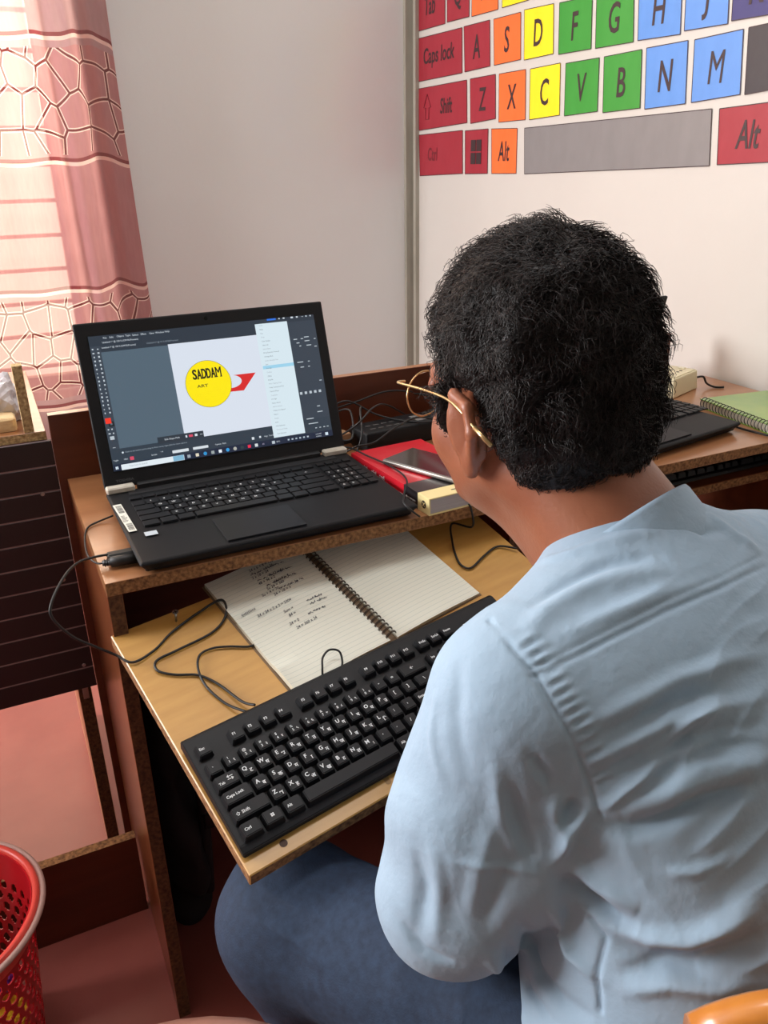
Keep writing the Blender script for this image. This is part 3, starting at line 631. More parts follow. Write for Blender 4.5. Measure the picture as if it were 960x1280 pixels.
# stickers
M_stk = mat('sticker_white', srgb(226, 226, 216), .5)
st = link('asset_sticker', prism([(.0010, -.0545), (.0125, -.0540), (.0150, -.1560), (.0048, -.1560)], .0221, .0224), M_stk, LP)
bm = bmesh.new(); random.seed(5); y = -.060
while y > -.088: t_ = random.uniform(.0006, .0016); xo = .0025 + (-.054 - y) * .03; bm_box(bm, (xo + .001, y - t_, .0224), (xo + .0085, y, .02245)); y -= t_ + random.uniform(.0005, .0014)
for y in (-.100, -.1035, -.107, -.1105, -.114, -.1175, -.121): bm_box(bm, (.0042, y, .0224), (.0055 + random.uniform(.003, .006), y + .0014, .02245))
for i in range(7):
    for j in range(7):
        if random.random() < .55: bm_box(bm, (.0056 + i * .0012, -.146 + j * .0012, .0224), (.0067 + i * .0012, -.1449 + j * .0012, .02245)) if False else None
y = -.128
while y > -.150: t_ = random.uniform(.0006, .0016); bm_box(bm, (.0062, y - t_, .0224), (.0135, y, .02245)); y -= t_ + random.uniform(.0005, .0014)
link('barcode', bm_done(bm), M_rubber, st)
link('chip_sticker', prism([(.0215, -.1665), (.0375, -.1665), (.0375, -.1795), (.0215, -.1795)], .0221, .0224), mat('chip_sticker', srgb(196, 206, 214), .3), LP)
# laptop 2 (mostly behind the man's head)
LP2, LID2 = laptop('dark grey open laptop on the right half of the desk, behind the man\'s head', (.723, .234, 0), .16, .350, .230, 1.80, .200, False)
box('screen', (.012, .018, -.0005), (.338, .190, .0006), M_dark_glass, LID2)
link('sticker', prism([(0, 0), (.014, 0), (.014, .010), (0, .010)], 0, .0003), M_stk, LP2).location = (.290, -.055, .0225)
# ================================================================ open spiral notebook on the board
def ruled(name, col, pitch):
    M = mat(name, col, .8); nt = M.node_tree; N = nt.nodes; L = nt.links
    tc = N.new('ShaderNodeTexCoord'); sp = N.new('ShaderNodeSeparateXYZ'); L.new(tc.outputs['Object'], sp.inputs[0])
    def mth(op, a, b):
        n = N.new('ShaderNodeMath'); n.operation = op; L.new(a, n.inputs[0]); n.inputs[1].default_value = b; return n.outputs[0]
    f = mth('FRACT', mth('MULTIPLY', sp.outputs[1], 1 / pitch), 0) if False else None
    n = N.new('ShaderNodeMath'); n.operation = 'FRACT'; L.new(mth('MULTIPLY', sp.outputs[1], 1 / pitch), n.inputs[0])
    ln = mth('LESS_THAN', n.outputs[0], .09); mx = N.new('ShaderNodeMix'); mx.data_type = 'RGBA'; L.new(ln, mx.inputs[0])
    mx.inputs[6].default_value = (*col, 1); mx.inputs[7].default_value = (*srgb(196, 202, 192), 1); L.new(mx.outputs[2], N['Principled BSDF'].inputs['Base Color']); return M
M_page = ruled('ruled_paper', srgb(226, 226, 212), .0070)
M_pages = mat('paper_edges', srgb(226, 220, 200), .8, noise=(400, .3, srgb(190, 184, 164), (.05, .05, 6)))
M_wire = mat('bronze_wire', srgb(60, 46, 36), .35, .7)
nb = thing('spiral_notebook', 'open spiral notebook with handwriting on ruled pages, above the keyboard', 'notebook', mw=TMW @ Matrix.Translation((.272, .256, .0008)) @ Matrix.Rotation(.055, 4, 'Z'))
def page_block(x0, x1, name, curl, zt):
    bm = bmesh.new(); nx, ny = 14, 12; top = []; bot = []
    for j in range(ny + 1):
        for i in range(nx + 1):
            x = x0 + (x1 - x0) * i / nx; y = -.107 + .214 * j / ny; t = i / nx if x1 > x0 else i / nx
            # page swells near the spine, free corner lifts a little
            z = zt + .0022 * math.sin(math.pi * min(1, t * 1.1)) + curl * max(0, t - .6) ** 2 * (1 if j < 3 else .2)
            top.append(bm.verts.new((x, y, z))); bot.append(bm.verts.new((x, y, 0.0 + max(0, z - zt - .0022) * .6)))
    w = nx + 1
    for j in range(ny):
        for i in range(nx):
            a = j * w + i
            bm.faces.new((top[a], top[a + 1], top[a + w + 1], top[a + w])); bm.faces.new((bot[a + w], bot[a + w + 1], bot[a + 1], bot[a])).material_index = 1
    ring = [j * w for j in range(ny, 0, -1)] + list(range(0, nx)) + [j * w + nx for j in range(ny)] + [ny * w + i for i in range(nx, 0, -1)]
    for k in range(len(ring)):
        a, b = ring[k], ring[(k + 1) % len(ring)]; bm.faces.new((top[b], top[a], bot[a], bot[b])).material_index = 1
    me = bm_done(bm); return link(name, me, [M_page, M_pages], nb)
page_block(-.006, -.150, 'page_stack', .03, .0050); page_block(.006, .150, 'page_stack', .0, .0036)
box('cover', (-.153, -.109, -.0006), (.153, .109, 0.0), mat('notebook_cover', srgb(120, 96, 70), .6), nb)
_ring = tube_mesh([(.0085 * math.cos(a), 0, .0042 + .0060 * math.sin(a)) for a in [k * 6.28319 / 14 for k in range(14)]], .00062, 5, True)
for i in range(27):
    for s in (0, .0017): r = link('wire_ring', _ring, M_wire, nb); r.location = (0, -.101 + i * .00777 + s, 0); r.rotation_euler.z = .10
# handwriting: short looping pen strokes, row by row
M_pen = mat('pen_ink', srgb(56, 56, 70), .6)
random.seed(12)
def scribble_row(x0, x1, y, hgt, bm_list):
    x = x0
    while x < x1:
        L_ = random.uniform(.004, .011); n = int(L_ / .0011) + 2; pts = []
        for i in range(n * 2):
            pts.append((x + i * .00055, y + random.uniform(-.5, .5) * hgt + (hgt * .5 if random.random() < .1 else 0), 0))
        bm_list.append(pts); x += L_ + random.uniform(.0015, .0035)
strokes = []
rows = [(-.102 + .012, -.046, .094), (-.098, -.040, .087), (-.100, -.044, .080), (-.096, -.040, .073), (-.094, -.040, .066), (-.091, -.040, .059), (-.088, -.046, .052), (-.080, -.040, .045), (-.080, -.036, .036), (-.080, -.044, .029), (-.078, -.058, .021)]
for a, b, y in rows[1:9:2]: scribble_row(a + .006, b, y, .0042, strokes)
for a, b, y in ((-.146, -.104, .030), (-.124, -.062, .018), (-.090, -.072, .006), (-.056, -.034, .007), (-.090, -.070, -.003), (-.056, -.032, -.001), (-.096, -.078, -.016), (-.068, -.044, -.014), (-.094, -.080, -.025), (-.070, -.038, -.023)): scribble_row(a, b, y, .0040, strokes) if y in (.007, -.001, -.014) else None
V = []; F = []
for pts in strokes:
    for (x0, y0, _), (x1, y1, _) in zip(pts[:-1], pts[1:]):
        dx, dy = x1 - x0, y1 - y0; l = math.hypot(dx, dy) + 1e-9; nx_, ny_ = -dy / l * .00032, dx / l * .00032; n = len(V)
        def zz(x): return .00545 + .0022 * math.sin(math.pi * min(1, (-x - .006) / .144 * 1.1))
        V += [(x0 - nx_, y0 - ny_, zz(x0)), (x1 - nx_, y1 - ny_, zz(x1)), (x1 + nx_, y1 + ny_, zz(x1)), (x0 + nx_, y0 + ny_, zz(x0))]; F.append((n, n + 1, n + 2, n + 3))
me = bpy.data.meshes.new('m'); me.from_pydata(V, [], F); link('handwriting', me, M_pen, nb)['kind'] = 'stuff'
for s_, x_, y_, z_ in (('questions', -.140, .030, .0066), ('24 x 24 x 2 x 2 = 2304', -.124, .018, .0062), ('Sum =', -.092, .006, .0044), ('84 =', -.090, -.003, .0044), ('24 x 6 + 8 = 152', -.090, .095, 0), ('2 x 18 + 24', -.094, .081, 0), ('48 + 96 x 2', -.092, .067, 0), ('Sx 24 = 360', -.088, .053, 0), ('= 76', -.066, .089, 0), ('+ 12 x 4', -.070, .074, 0), ('16 = 4 x 4', -.072, .060, 0), ('24 = 0', -.098, -.016, .0056), ('24 = 360 x 24', -.094, -.026, .0052), ('24 + 18 = 3', -.086, .039, .0048), ('Su + 4 = 70', -.100, .046, .0048)):
    o = link('handwriting', text_mesh(s_, .0066, .85, .00006, .35, 'LEFT'), M_pen, nb); o.location = (x_, y_, .0077); o.rotation_euler.z = .05
# ================================================================ cables
def tw(x, y, z=.003): return tuple(TMW @ Vector((x / 1000, y / 1000, z)))
P = [(.022, .057, .011), (-.004, .056, .012), (-.024, .044, .014), (-.042, .010, .016), (-.060, -.02, .004), (-.064, -.03, -.012), (-.047, -.03, -.042), (-.025, -.032, -.061), (-.004, -.032, -.079)]
P += [tw(-12, 279, .004), tw(18, 285), tw(47, 301), tw(88, 314, .004), tw(121, 315, .0098), tw(117, 294, .004), tw(90, 276), tw(42, 271), tw(13, 268), tw(8, 253), tw(23, 237), tw(45, 223), tw(59, 199), tw(70, 160, .006), tw(78, 144, .012)]
kc = thing('usb_cable', 'thin black keyboard cable looping from the laptop\'s left side onto the keyboard board', 'cable', (0, 0, 0))
tube('cord', P, .0016, M_rubber, kc, 8, 7)
box('plug', (.012, .050, .0045), (.046, .064, .0125), M_rubber, kc, .002)
c2 = thing('usb_cable', 'short black cable loop coming out from under the notebook\'s left page', 'cable', (0, 0, 0))
tube('cord', [tw(132, 232, -.0001 + .0026), tw(117, 232), tw(97, 244), tw(78, 252), tw(60, 250), tw(49, 231), tw(46, 202), tw(54, 169), tw(66, 142, .010)], .0015, M_rubber, c2, 8, 7)
c3 = thing('usb_cable', 'small black cable loop sticking up behind the keyboard\'s function keys', 'cable', (0, 0, 0))
tube('cord', [tw(166, 140, .004), tw(170, 148, .016), tw(176, 157, .022), tw(189, 163, .022), tw(200, 158, .018), tw(198, 147, .011), tw(192, 141, .004)], .0013, M_rubber, c3, 8, 7)
th = thing('charging_cable', 'thin black cable with a fat plug curling beside the laptop\'s left edge', 'cable', (0, 0, 0))
tube('cord', [(.040, .189, .008), (.019, .189, .003), (.004, .178, .002), (-.004, .148, .001), (-.008, .10, .001), (-.006, .070, .003), (.000, .046, .007), (.008, .042, .0085)], .0013, M_rubber, th, 8, 7)
tube('plug', [(.004, .0405, .0085), (.0135, .0395, .0085), (.014, .0395, .0085), (.046, .0365, .0085)], [.0035, .0042, .0068, .0068], M_rubber, th, 12, 0)
for i in range(3): tube('strain_relief', [(.0065 + i * .003, .0405, .0085), (.0078 + i * .003, .0404, .0085)], .0050, M_rubber, th, 10, 0)
c4 = thing('charging_cable', 'black cable lying over the red book and hanging off the desk\'s front edge', 'cable', (0, 0, 0))
P = [(.36, .30, .004), (.392, .275, .012), (.418, .245, .030), (.434, .19, .0285), (.443, .145, .0285), (.4455, .10, .0285), (.438, .066, .0285), (.424, .045, .0265), (.409, .020, .0245), (.401, .004, .0245), (.405, -.008, .018), (.418, -.011, .006)]
tube('cord', P, .0014, M_rubber, c4, 8, 7)
c5 = thing('mouse_cable', 'black cable hanging from the desk edge and snaking over the board right of the notebook', 'cable', (0, 0, 0))
tube('cord', [(.505, .05, .0016), (.505, .006, .0018), (.505, -.004, -.004), (.506, -.006, -.03), tw(481, 285, .012), tw(462, 258), tw(446, 228), tw(443, 212), tw(452, 203), tw(484, 213), tw(516, 219), tw(535, 199, .006)], .0016, M_rubber, c5, 8, 7)
# ================================================================ book, phone, things at the back of the desk
M_red = mat('book_red_cover', srgb(206, 26, 44), .35, coat=.3); M_bblk = mat('book_black_cover', srgb(34, 30, 34), .35, coat=.3); M_byel = mat('book_cream_cover', srgb(238, 220, 160), .4, coat=.2)
M_bpg = mat('book_page_edges', srgb(196, 190, 192), .7, noise=(300, .3, srgb(160, 154, 158), (.03, .03, 6)))
BY = math.atan2(.217 - .006, .424 - .439)   # direction of the spine
book = thing('book', 'thick red and black paperback lying to the right of the laptop under the phone', 'book', (.4365, -.004, 0), BY - math.pi / 2)
BW, BL, BT = .132, .232, .0255
box('page_block', (.003, .002, .002), (BW - .002, BL - .003, BT - .002), M_bpg, book)
def cover(nm, y0, y1, m):
    bm = bmesh.new(); bm_box(bm, (0, y0, BT - .0018), (BW, y1, BT), .0003); bm_box(bm, (0, y0, 0), (BW, y1, .0018), .0003); bm_box(bm, (0, y0, .0018), (.0022, y1, BT - .0018)); return link(nm, bm_done(bm), m, book)
cover('cover', 0, .030, M_byel); cover('cover', .030, .068, M_bblk); cover('cover', .068, BL, M_red)
Rs = Matrix(((0, 0, -1), (1, 0, 0), (0, 1, 0))).to_4x4()   # text runs along +y on the spine, facing -x ; flipped below
def spine(s, y, z, size, m, wx=1, bold=0, rot=0):
    t = link('lettering', text_mesh(s, size, wx, bold), m, book); t.matrix_local = Matrix.Translation((-.0003, y, z)) @ Matrix(((0, 0, -1), (-1, 0, 0), (0, 1, 0))).to_4x4() @ Matrix.Rotation(rot, 4, 'Z'); return t
random.seed(8)
def marks(y0, y1, zc, hh, wd_):          # small white spine print, too fine to read
    bm = bmesh.new(); y = y0
    while y < y1:
        k_ = random.uniform(.5, 1); bm_box(bm, (-.0003, y, zc - hh * k_), (-.00005, y + wd_, zc + hh * random.uniform(.3, 1))); bm_box(bm, (-.0003, y, zc + hh * .2 - .0004), (-.00005, y + wd_ * 2.6, zc + hh * .2 + .0004)); y += wd_ * random.uniform(2.6, 4)
    link('spine_print', bm_done(bm), M_paperw, book)
for a_ in (.125, .150, .178): marks(a_, a_ + .013, .015, .0042, .0013)
marks(.036, .062, .010, .0018, .0006)
box('spine_line', (-.0003, .068, .0085), (-.00005, .110, .0093), M_paperw, book)
bm = bmesh.new(); bmesh.ops.create_circle(bm, cap_ends=True, segments=20, radius=.0058); t = link('publisher_mark', bm_done(bm), M_bblk, book); t.matrix_local = Matrix.Translation((-.0002, .014, .013)) @ Matrix(((0, 0, -1), (-1, 0, 0), (0, 1, 0))).to_4x4()
spine('X', .014, .013, .008, M_byel, 1, .0004).location.x = -.0004
box('cover_print', (.046, .0125, BT), (.066, .0150, BT + .0002), M_bblk, book)
ph = thing('smartphone', 'large silver-edged phone with a dark screen lying across the red book', 'phone', (.4405, .155, .0262), -1.17)
M_pg = mat('phone_glass', srgb(22, 16, 20), .06, coat=1.0)
bm = bmesh.new(); bm_box(bm, (0, 0, 0), (.152, .074, .0076), .0024, 3); link('phone_body', bm_done(bm, True), mat('phone_metal', srgb(150, 144, 138), .3, .9), ph)
link('phone_screen', prism([(.003, .003), (.149, .003), (.149, .071), (.003, .071)], .0075, .0079, bev=.0001), M_pg, ph)
ad = thing('extension_board', 'long black power box at the back of the desk among tangled wires', 'power strip', (.47, .275, 0), .10)
bm = bmesh.new(); bm_box(bm, (0, 0, 0), (.21, .062, .036), .005, 3); link('power_box', bm_done(bm, True), M_black, ad)
for k in range(5):
    for j in (0, 1): box('vent_slot', (.018 + k * .016, .016 + j * .018, .0359), (.028 + k * .016, .020 + j * .018, .0363), mat('vent_grey', srgb(84, 82, 80), .5) if k + j == 0 else bpy.data.materials['vent_grey'], ad)
box('switch', (.150, .020, .0355), (.172, .040, .040), M_blackm, ad, .001)
box('label', (.112, .014, .0359), (.136, .044, .0363), mat('grey_label', srgb(120, 118, 116), .5), ad)
wd = thing('adapter_block', 'small tan block standing between the laptop and the tangled wires', 'block', (.428, .305, 0), .2)
bm = bmesh.new(); bm_box(bm, (0, 0, 0), (.030, .026, .030), .002, 2); link('block_body', bm_done(bm), mat('tan_block', srgb(176, 140, 104), .6, noise=(90, .4, srgb(150, 112, 80), (1, 1, 1))), wd)
box('tape', (-.0004, -.0004, .012), (.0304, .0264, .019), M_blackm, wd)
random.seed(21)
wp = [[(.40, .34, .004), (.43, .36, .05), (.47, .36, .072), (.52, .34, .045), (.56, .30, .038), (.60, .27, .040)],
      [(.42, .35, .004), (.44, .30, .035), (.455, .27, .060), (.49, .29, .075), (.54, .34, .06), (.60, .36, .02)],
      [(.39, .33, .003), (.41, .29, .03), (.44, .27, .034), (.46, .32, .066), (.45, .36, .05), (.47, .38, .004)],
      [(.44, .26, .004), (.455, .262, .040), (.47, .30, .070), (.485, .33, .062), (.49, .36, .02)],
      [(.405, .30, .003), (.425, .355, .05), (.50, .37, .066), (.57, .37, .075), (.66, .36, .05), (.72, .34, .004)],
      [(.42, .28, .004), (.44, .25, .026), (.47, .245, .030), (.52, .262, .045), (.57, .27, .052), (.63, .26, .03)]]
wl = ['black wire arching highest over the tangle behind the book', 'black wire crossing over the power box to the back panel', 'black wire looping around the tan block', 'black wire rising straight up at the front of the tangle', 'black wire running along the back panel to the right', 'black wire draped along the front of the power box']
for q, l in zip(wp, wl):
    t = tube('power_wire', q, .0017, M_rubber, None, 7, 7); tag(t, l, 'wire', 'tangled wires behind the book')
# cream extension board by the wall, green notebook
xb = thing('extension_board', 'cream multi-socket extension board on the desk by the white wall', 'power strip', (1.160, .284, 0), .36)
M_cr = mat('extension_cream', srgb(226, 214, 178), .45); M_hole = mat('socket_hole', srgb(40, 26, 22), .7)
bm = bmesh.new(); bm_box(bm, (0, 0, 0), (.112, .165, .040), .003, 2)
for v in bm.verts:
    if v.co.z > .03: v.co.x -= .003 * (1 if v.co.x > .05 else -1); v.co.y -= .003 * (1 if v.co.y > .05 else -1)
link('socket_box', bm_done(bm), M_cr, xb)
link('socket_plate', prism([(.007, .007), (.105, .007), (.105, .158), (.007, .158)], .0398, .0415, bev=.0005), M_cr, xb)
for k in range(3):
    for q_ in (0, 1):
        for dx, dy in ((-.007, -.008), (.007, -.008), (0, .010)):
            bm = bmesh.new(); bmesh.ops.create_cone(bm, cap_ends=True, segments=12, radius1=.0034, radius2=.0034, depth=.0012); o = link('socket_hole', bm_done(bm), M_hole, xb); o.location = (.030 + q_ * .036 + dx, .032 + k * .050 + dy, .0413)
    box('switch', (.088, .024 + k * .050, .0414), (.098, .038 + k * .050, .0445), M_cream, xb, .001)
tg = tube('power_wire', [(1.262, .330, .022), (1.276, .322, .024), (1.284, .318, .010), (1.296, .306, .003), (1.312, .296, .003)], .0022, M_rubber, None, 7, 7); tag(tg, 'dark wire behind the cream extension board by the wall', 'wire')
tg = tube('power_wire', [(1.135, .285, .004), (1.118, .262, .003), (1.112, .235, .003), (1.119, .215, .0028), (1.1225, .15, .0026), (1.118, .08, .0026), (1.128, .02, .0026)], .0019, M_rubber, None, 7, 7); tag(tg, 'black wire from the cream extension board running between laptop and green notebook', 'wire')
gdir = math.atan2(.215 - .026, 1.151 - 1.127)
gn = thing('spiral_notebook', 'closed green spiral notebook on the desk at the right wall', 'notebook', (1.133, -.012, 0), gdir - math.pi / 2)
M_gr = mat('green_cover', srgb(96, 158, 62), .3, noise=(9, .6, srgb(150, 180, 60), (1, 1, 1)), coat=.5)
GW, GL = .205, .232
def gbox(n, lo, hi, m): return box(n, lo, hi, m, gn, .0004)
gbox('back_cover', (0, 0, 0), (GW, GL, .0012), M_gr); gbox('page_block', (.002, .001, .0012), (GW - .002, GL - .001, .0155), mat('white_page_edges', srgb(236, 230, 214), .7, noise=(500, .3, srgb(200, 192, 176), (.03, .03, 6))))
gbox('front_cover', (0, 0, .0155), (GW, GL, .0170), M_gr)
_r2 = tube_mesh([(.0098 * math.cos(a), 0, .0102 + .0098 * math.sin(a)) for a in [k * 6.28319 / 14 for k in range(14)]], .00085, 5, True)
for i in range(26): r = link('wire_ring', _r2, M_rubber, gn); r.location = (.0065, .008 + i * .0087, 0); r.rotation_euler.z = .12
# ================================================================ neighbour desk to the left, with things on it
nd = thing('computer_desk', 'neighbouring desk at the left with a black back board and pale grooves', 'desk', (-.5, .40, FZ))
def nbx(nm, lo, hi, ms, raw='', bev=.0006): return dbox(nm, lo, hi, ms, raw, bev, nd)
M_bb = mat('black_board', srgb(44, 30, 34), .38, bump=(200, .1, .001), noise=(5, .3, srgb(36, 24, 28), (1, 1, 1)))
M_groove = mat('groove_grey', srgb(150, 128, 130), .6)
zt, zb = .066, -.393; nB = 11
for i in range(nB):
    za = zb + (zt - zb) * i / nB; zc = zb + (zt - zb) * (i + 1) / nB
    nbx('board_panel', (-1.05, .400, za + .0012), (-.0128, .410, zc - .0012), [M_bb], '', .0005)
nbx('groove_backing', (-1.05, .4005, zb + .001), (-.0132, .4085, zt - .001), [M_groove])
for x, z in ((-.040, -.02), (-.034, -.175), (-.028, -.345)):
    bm = bmesh.new(); bmesh.ops.create_cone(bm, cap_ends=True, segments=14, radius1=.0034, radius2=.0028, depth=.0014, matrix=Matrix.Rotation(math.pi / 2, 4, 'X')); o = link('screw_head', bm_done(bm), M_chrome, nd); o.matrix_parent_inverse = Matrix.Translation((.5, -.40, -FZ)); o.location = (x, .3993, z)
nbx('tabletop', (-1.05, .405, .066), (-.018, .86, .080), [M_lamtop, M_chiplit], '-y')
nbx('side_panel', (-.045, .411, FZ), (-.023, .86, .066), [mat('pale_edge_laminate', srgb(206, 140, 104), .4), M_chipd], '-y')
nbx('upright', (-.0485, .406, .080), (-.034, .427, .184), [M_chiplit, M_chiplit])
nbx('bracket', (-.038, .4095, zb - .028), (-.028, .4112, zb - .004), [M_chrome])
nbx('side_panel', (-1.05, .411, FZ), (-1.032, .86, .066), [M_lamdark, M_chipd], '-y')
pk = box('floor_board', (-.62, .232, FZ), (-.004, .250, -.602), M_lamdark, None)
pk.data.materials.clear(); pk.data.materials.append(M_lamdark); pk.data.materials.append(M_chip)
for f in pk.data.polygons:
    if f.normal.z > .9: f.material_index = 1
tag(pk, 'low brown board standing on edge on the floor left of the desk', 'board')
fm = thing('foam_block', 'cream foam block on the neighbouring desk at the left edge', 'foam', (-.125, .425, .080))
bm = bmesh.new(); bm_box(bm, (0, 0, 0), (.068, .05, .022), .004, 2)
for v in bm.verts: v.co += Vector((random.uniform(-1, 1), random.uniform(-1, 1), random.uniform(-1, 1))) * .0009
link('foam', bm_done(bm), mat('cream_foam', srgb(236, 206, 160), .9, bump=(200, .6, .002)), fm)
pb = thing('plastic_bag', 'crumpled translucent white plastic sheet beside the upright on the neighbouring desk', 'plastic bag', (-.085, .50, .081))
bm = bmesh.new(); bmesh.ops.create_icosphere(bm, subdivisions=4, radius=.045)
from mathutils import noise as mn
for v in bm.verts:
    n = mn.noise(v.co * 45) * .010 + mn.noise(v.co * 110 + Vector((3, 1, 2))) * .005; v.co *= (1 + n / .045 * 1.2); v.co.z = max(v.co.z * .95 + .022, 0)
    v.co.z *= 1 + v.co.x * 6
link('bag_film', bm_done(bm), mat('bag_film', srgb(206, 200, 204), .3), pb)
# ================================================================ black bag under the desk
bp = thing('backpack', 'black backpack with hanging straps standing under the desk beside its left panel', 'bag', (.058, .20, FZ))
M_bag = mat('black_nylon', srgb(22, 22, 26), .7, bump=(700, .4, .0006))
f = Field((-.07, -.12, -.01), (.07, .16, .62), .006)
f.ell((0, .02, .22), (.046, .10, .22), .03); f.ell((.0, .02, .40), (.034, .08, .12), .03); f.ell((.020, -.02, .16), (.028, .07, .11), .02); f.ell((0, .02, .05), (.045, .09, .05), .03)
f.d += .004 * np.sin(f.Z * 60 + 3 * np.sin(f.Y * 40)) * np.cos(f.Y * 50); f.d = np.maximum(f.d, -f.Z + .001)
v_, f_ = f.mesh(2); link('bag_body', np_mesh(v_, f_), M_bag, bp)
tube('strap', [(.0, -.05, .50), (.022, -.075, .44), (.036, -.080, .34), (.040, -.07, .22), (.034, -.07, .10)], .008, M_bag, bp, 8, 6)
tube('strap', [(.01, .02, .52), (.030, -.01, .50), (.044, -.04, .42), (.046, -.03, .30), (.050, -.02, .20)], .007, M_bag, bp, 8, 6)
box('buckle', (.036, -.085, .24), (.056, -.060, .275), M_black, bp, .003); box('buckle', (.040, -.05, .33), (.062, -.03, .36), M_black, bp, .003)
tube('handle', [(-.01, .0, .50), (-.005, -.01, .545), (0, .03, .56), (0, .06, .54), (0, .07, .49)], .006, M_bag, bp, 8, 6)
# ================================================================ red perforated basket
M_rp = mat('red_plastic', srgb(198, 20, 34), .35, coat=.2); M_rp2 = mat('light_red_plastic', srgb(236, 84, 72), .35); M_hd = mat('grey_handle_plastic', srgb(196, 158, 148), .4)
def basket():
    H, R0, R1, NA, NZ = .300, .098, .128, 324, 168; V = []; F = []
    def rad(z): return R0 + (R1 - R0) * z / H
    for j in range(NZ + 1):
        for i in range(NA):
            z = H * j / NZ; a = 2 * math.pi * i / NA; V.append((rad(z) * math.cos(a), rad(z) * math.sin(a), z))
    pitch = .0205; NCOL = 36
    for j in range(NZ):
        for i in range(NA):
            z = H * (j + .5) / NZ; a = 2 * math.pi * (i + .5) / NA; hole = False
            if .030 < z < .262:
                r = int((z - .030) / pitch); zc = .030 + (r + .5) * pitch; u_ = a / (2 * math.pi) * NCOL + (r % 2) * .5; fr = (u_ % 1) - .5
                du = fr * 2 * math.pi * rad(z) / NCOL; hole = (du / .0062) ** 2 + ((z - zc) / .0084) ** 2 < 1 and r < int((.262 - .030) / pitch)
            if not hole: F.append((j * NA + i, j * NA + (i + 1) % NA, (j + 1) * NA + (i + 1) % NA, (j + 1) * NA + i))
    n = len(V); V.append((0, 0, 0))
    for i in range(NA): F.append((n, (i + 1) % NA, i))
    me = bpy.data.meshes.new('m'); me.from_pydata(V, [], F); bm = bmesh.new(); bm.from_mesh(me)
    bmesh.ops.solidify(bm, geom=list(bm.faces), thickness=.0018); loose = [v for v in bm.verts if not v.link_faces]; bmesh.ops.delete(bm, geom=loose, context='VERTS')
    return bm_done(bm)
bk = thing('waste_basket', 'red perforated plastic basket with a grey handle at the lower left', 'basket', (-.288, .058, FZ))
link('basket_wall', basket(), M_rp, bk)
pr_ = [(.126, .262), (.1285, .300), (.131, .306), (.137, .306), (.139, .300), (.138, .290), (.134, .288), (.131, .292), (.128, .264)]
V = []; F = []; NA = 64
for i in range(NA):
    a = 2 * math.pi * i / NA
    for r, z in pr_: V.append((r * math.cos(a), r * math.sin(a), z))
k = len(pr_)
for i in range(NA):
    for j in range(k): F.append((i * k + j, ((i + 1) % NA) * k + j, ((i + 1) % NA) * k + (j + 1) % k, i * k + (j + 1) % k))
me = bpy.data.meshes.new('m'); me.from_pydata(V, [], F); me.shade_smooth(); link('rim', me, M_rp2, bk)
for s, g in ((0, .12), (1, -.12)):
    a0, a1 = (-1.15, 1.30) if s == 0 else (-4.2, -1.28)
    tube('handle', [(.1425 * math.cos(a0 + (a1 - a0) * t / 24), .1425 * math.sin(a0 + (a1 - a0) * t / 24), .300) for t in range(25)], .0042, M_hd, bk, 10, 0)
M_pap = mat('crumpled_white_paper', srgb(222, 214, 204), .8); M_yel = mat('yellow_wrapper', srgb(226, 190, 40), .4); M_pur = mat('purple_wrapper', srgb(96, 40, 130), .4)
for i, (x, y, z, r, mm, l) in enumerate(((.0, -.0, .215, .066, M_pap, 'large crumpled white paper ball at the top of the red basket'), (-.045, .03, .10, .056, M_pap, 'crumpled white paper low in the red basket'), (.060, -.035, .115, .034, M_yel, 'yellow wrapper seen through the basket holes'), (.062, -.02, .178, .022, M_pur, 'purple wrapper against the inside of the basket'), (.045, -.05, .05, .040, M_pap, 'crumpled white paper near the basket bottom'))):
    bm = bmesh.new(); bmesh.ops.create_icosphere(bm, subdivisions=4, radius=r)
    for v in bm.verts: n = mn.turbulence(v.co * (1.6 / r) + Vector((i * 3, 0, 0)), 3, True); v.co *= .72 + .42 * n
    o = link('crumpled_paper' if mm is M_pap else 'wrapper', bm_done(bm), mm); o.location = (-.288 + x, .058 + y, FZ + z); tag(o, l, 'paper' if mm is M_pap else 'wrapper', 'rubbish in the red basket')
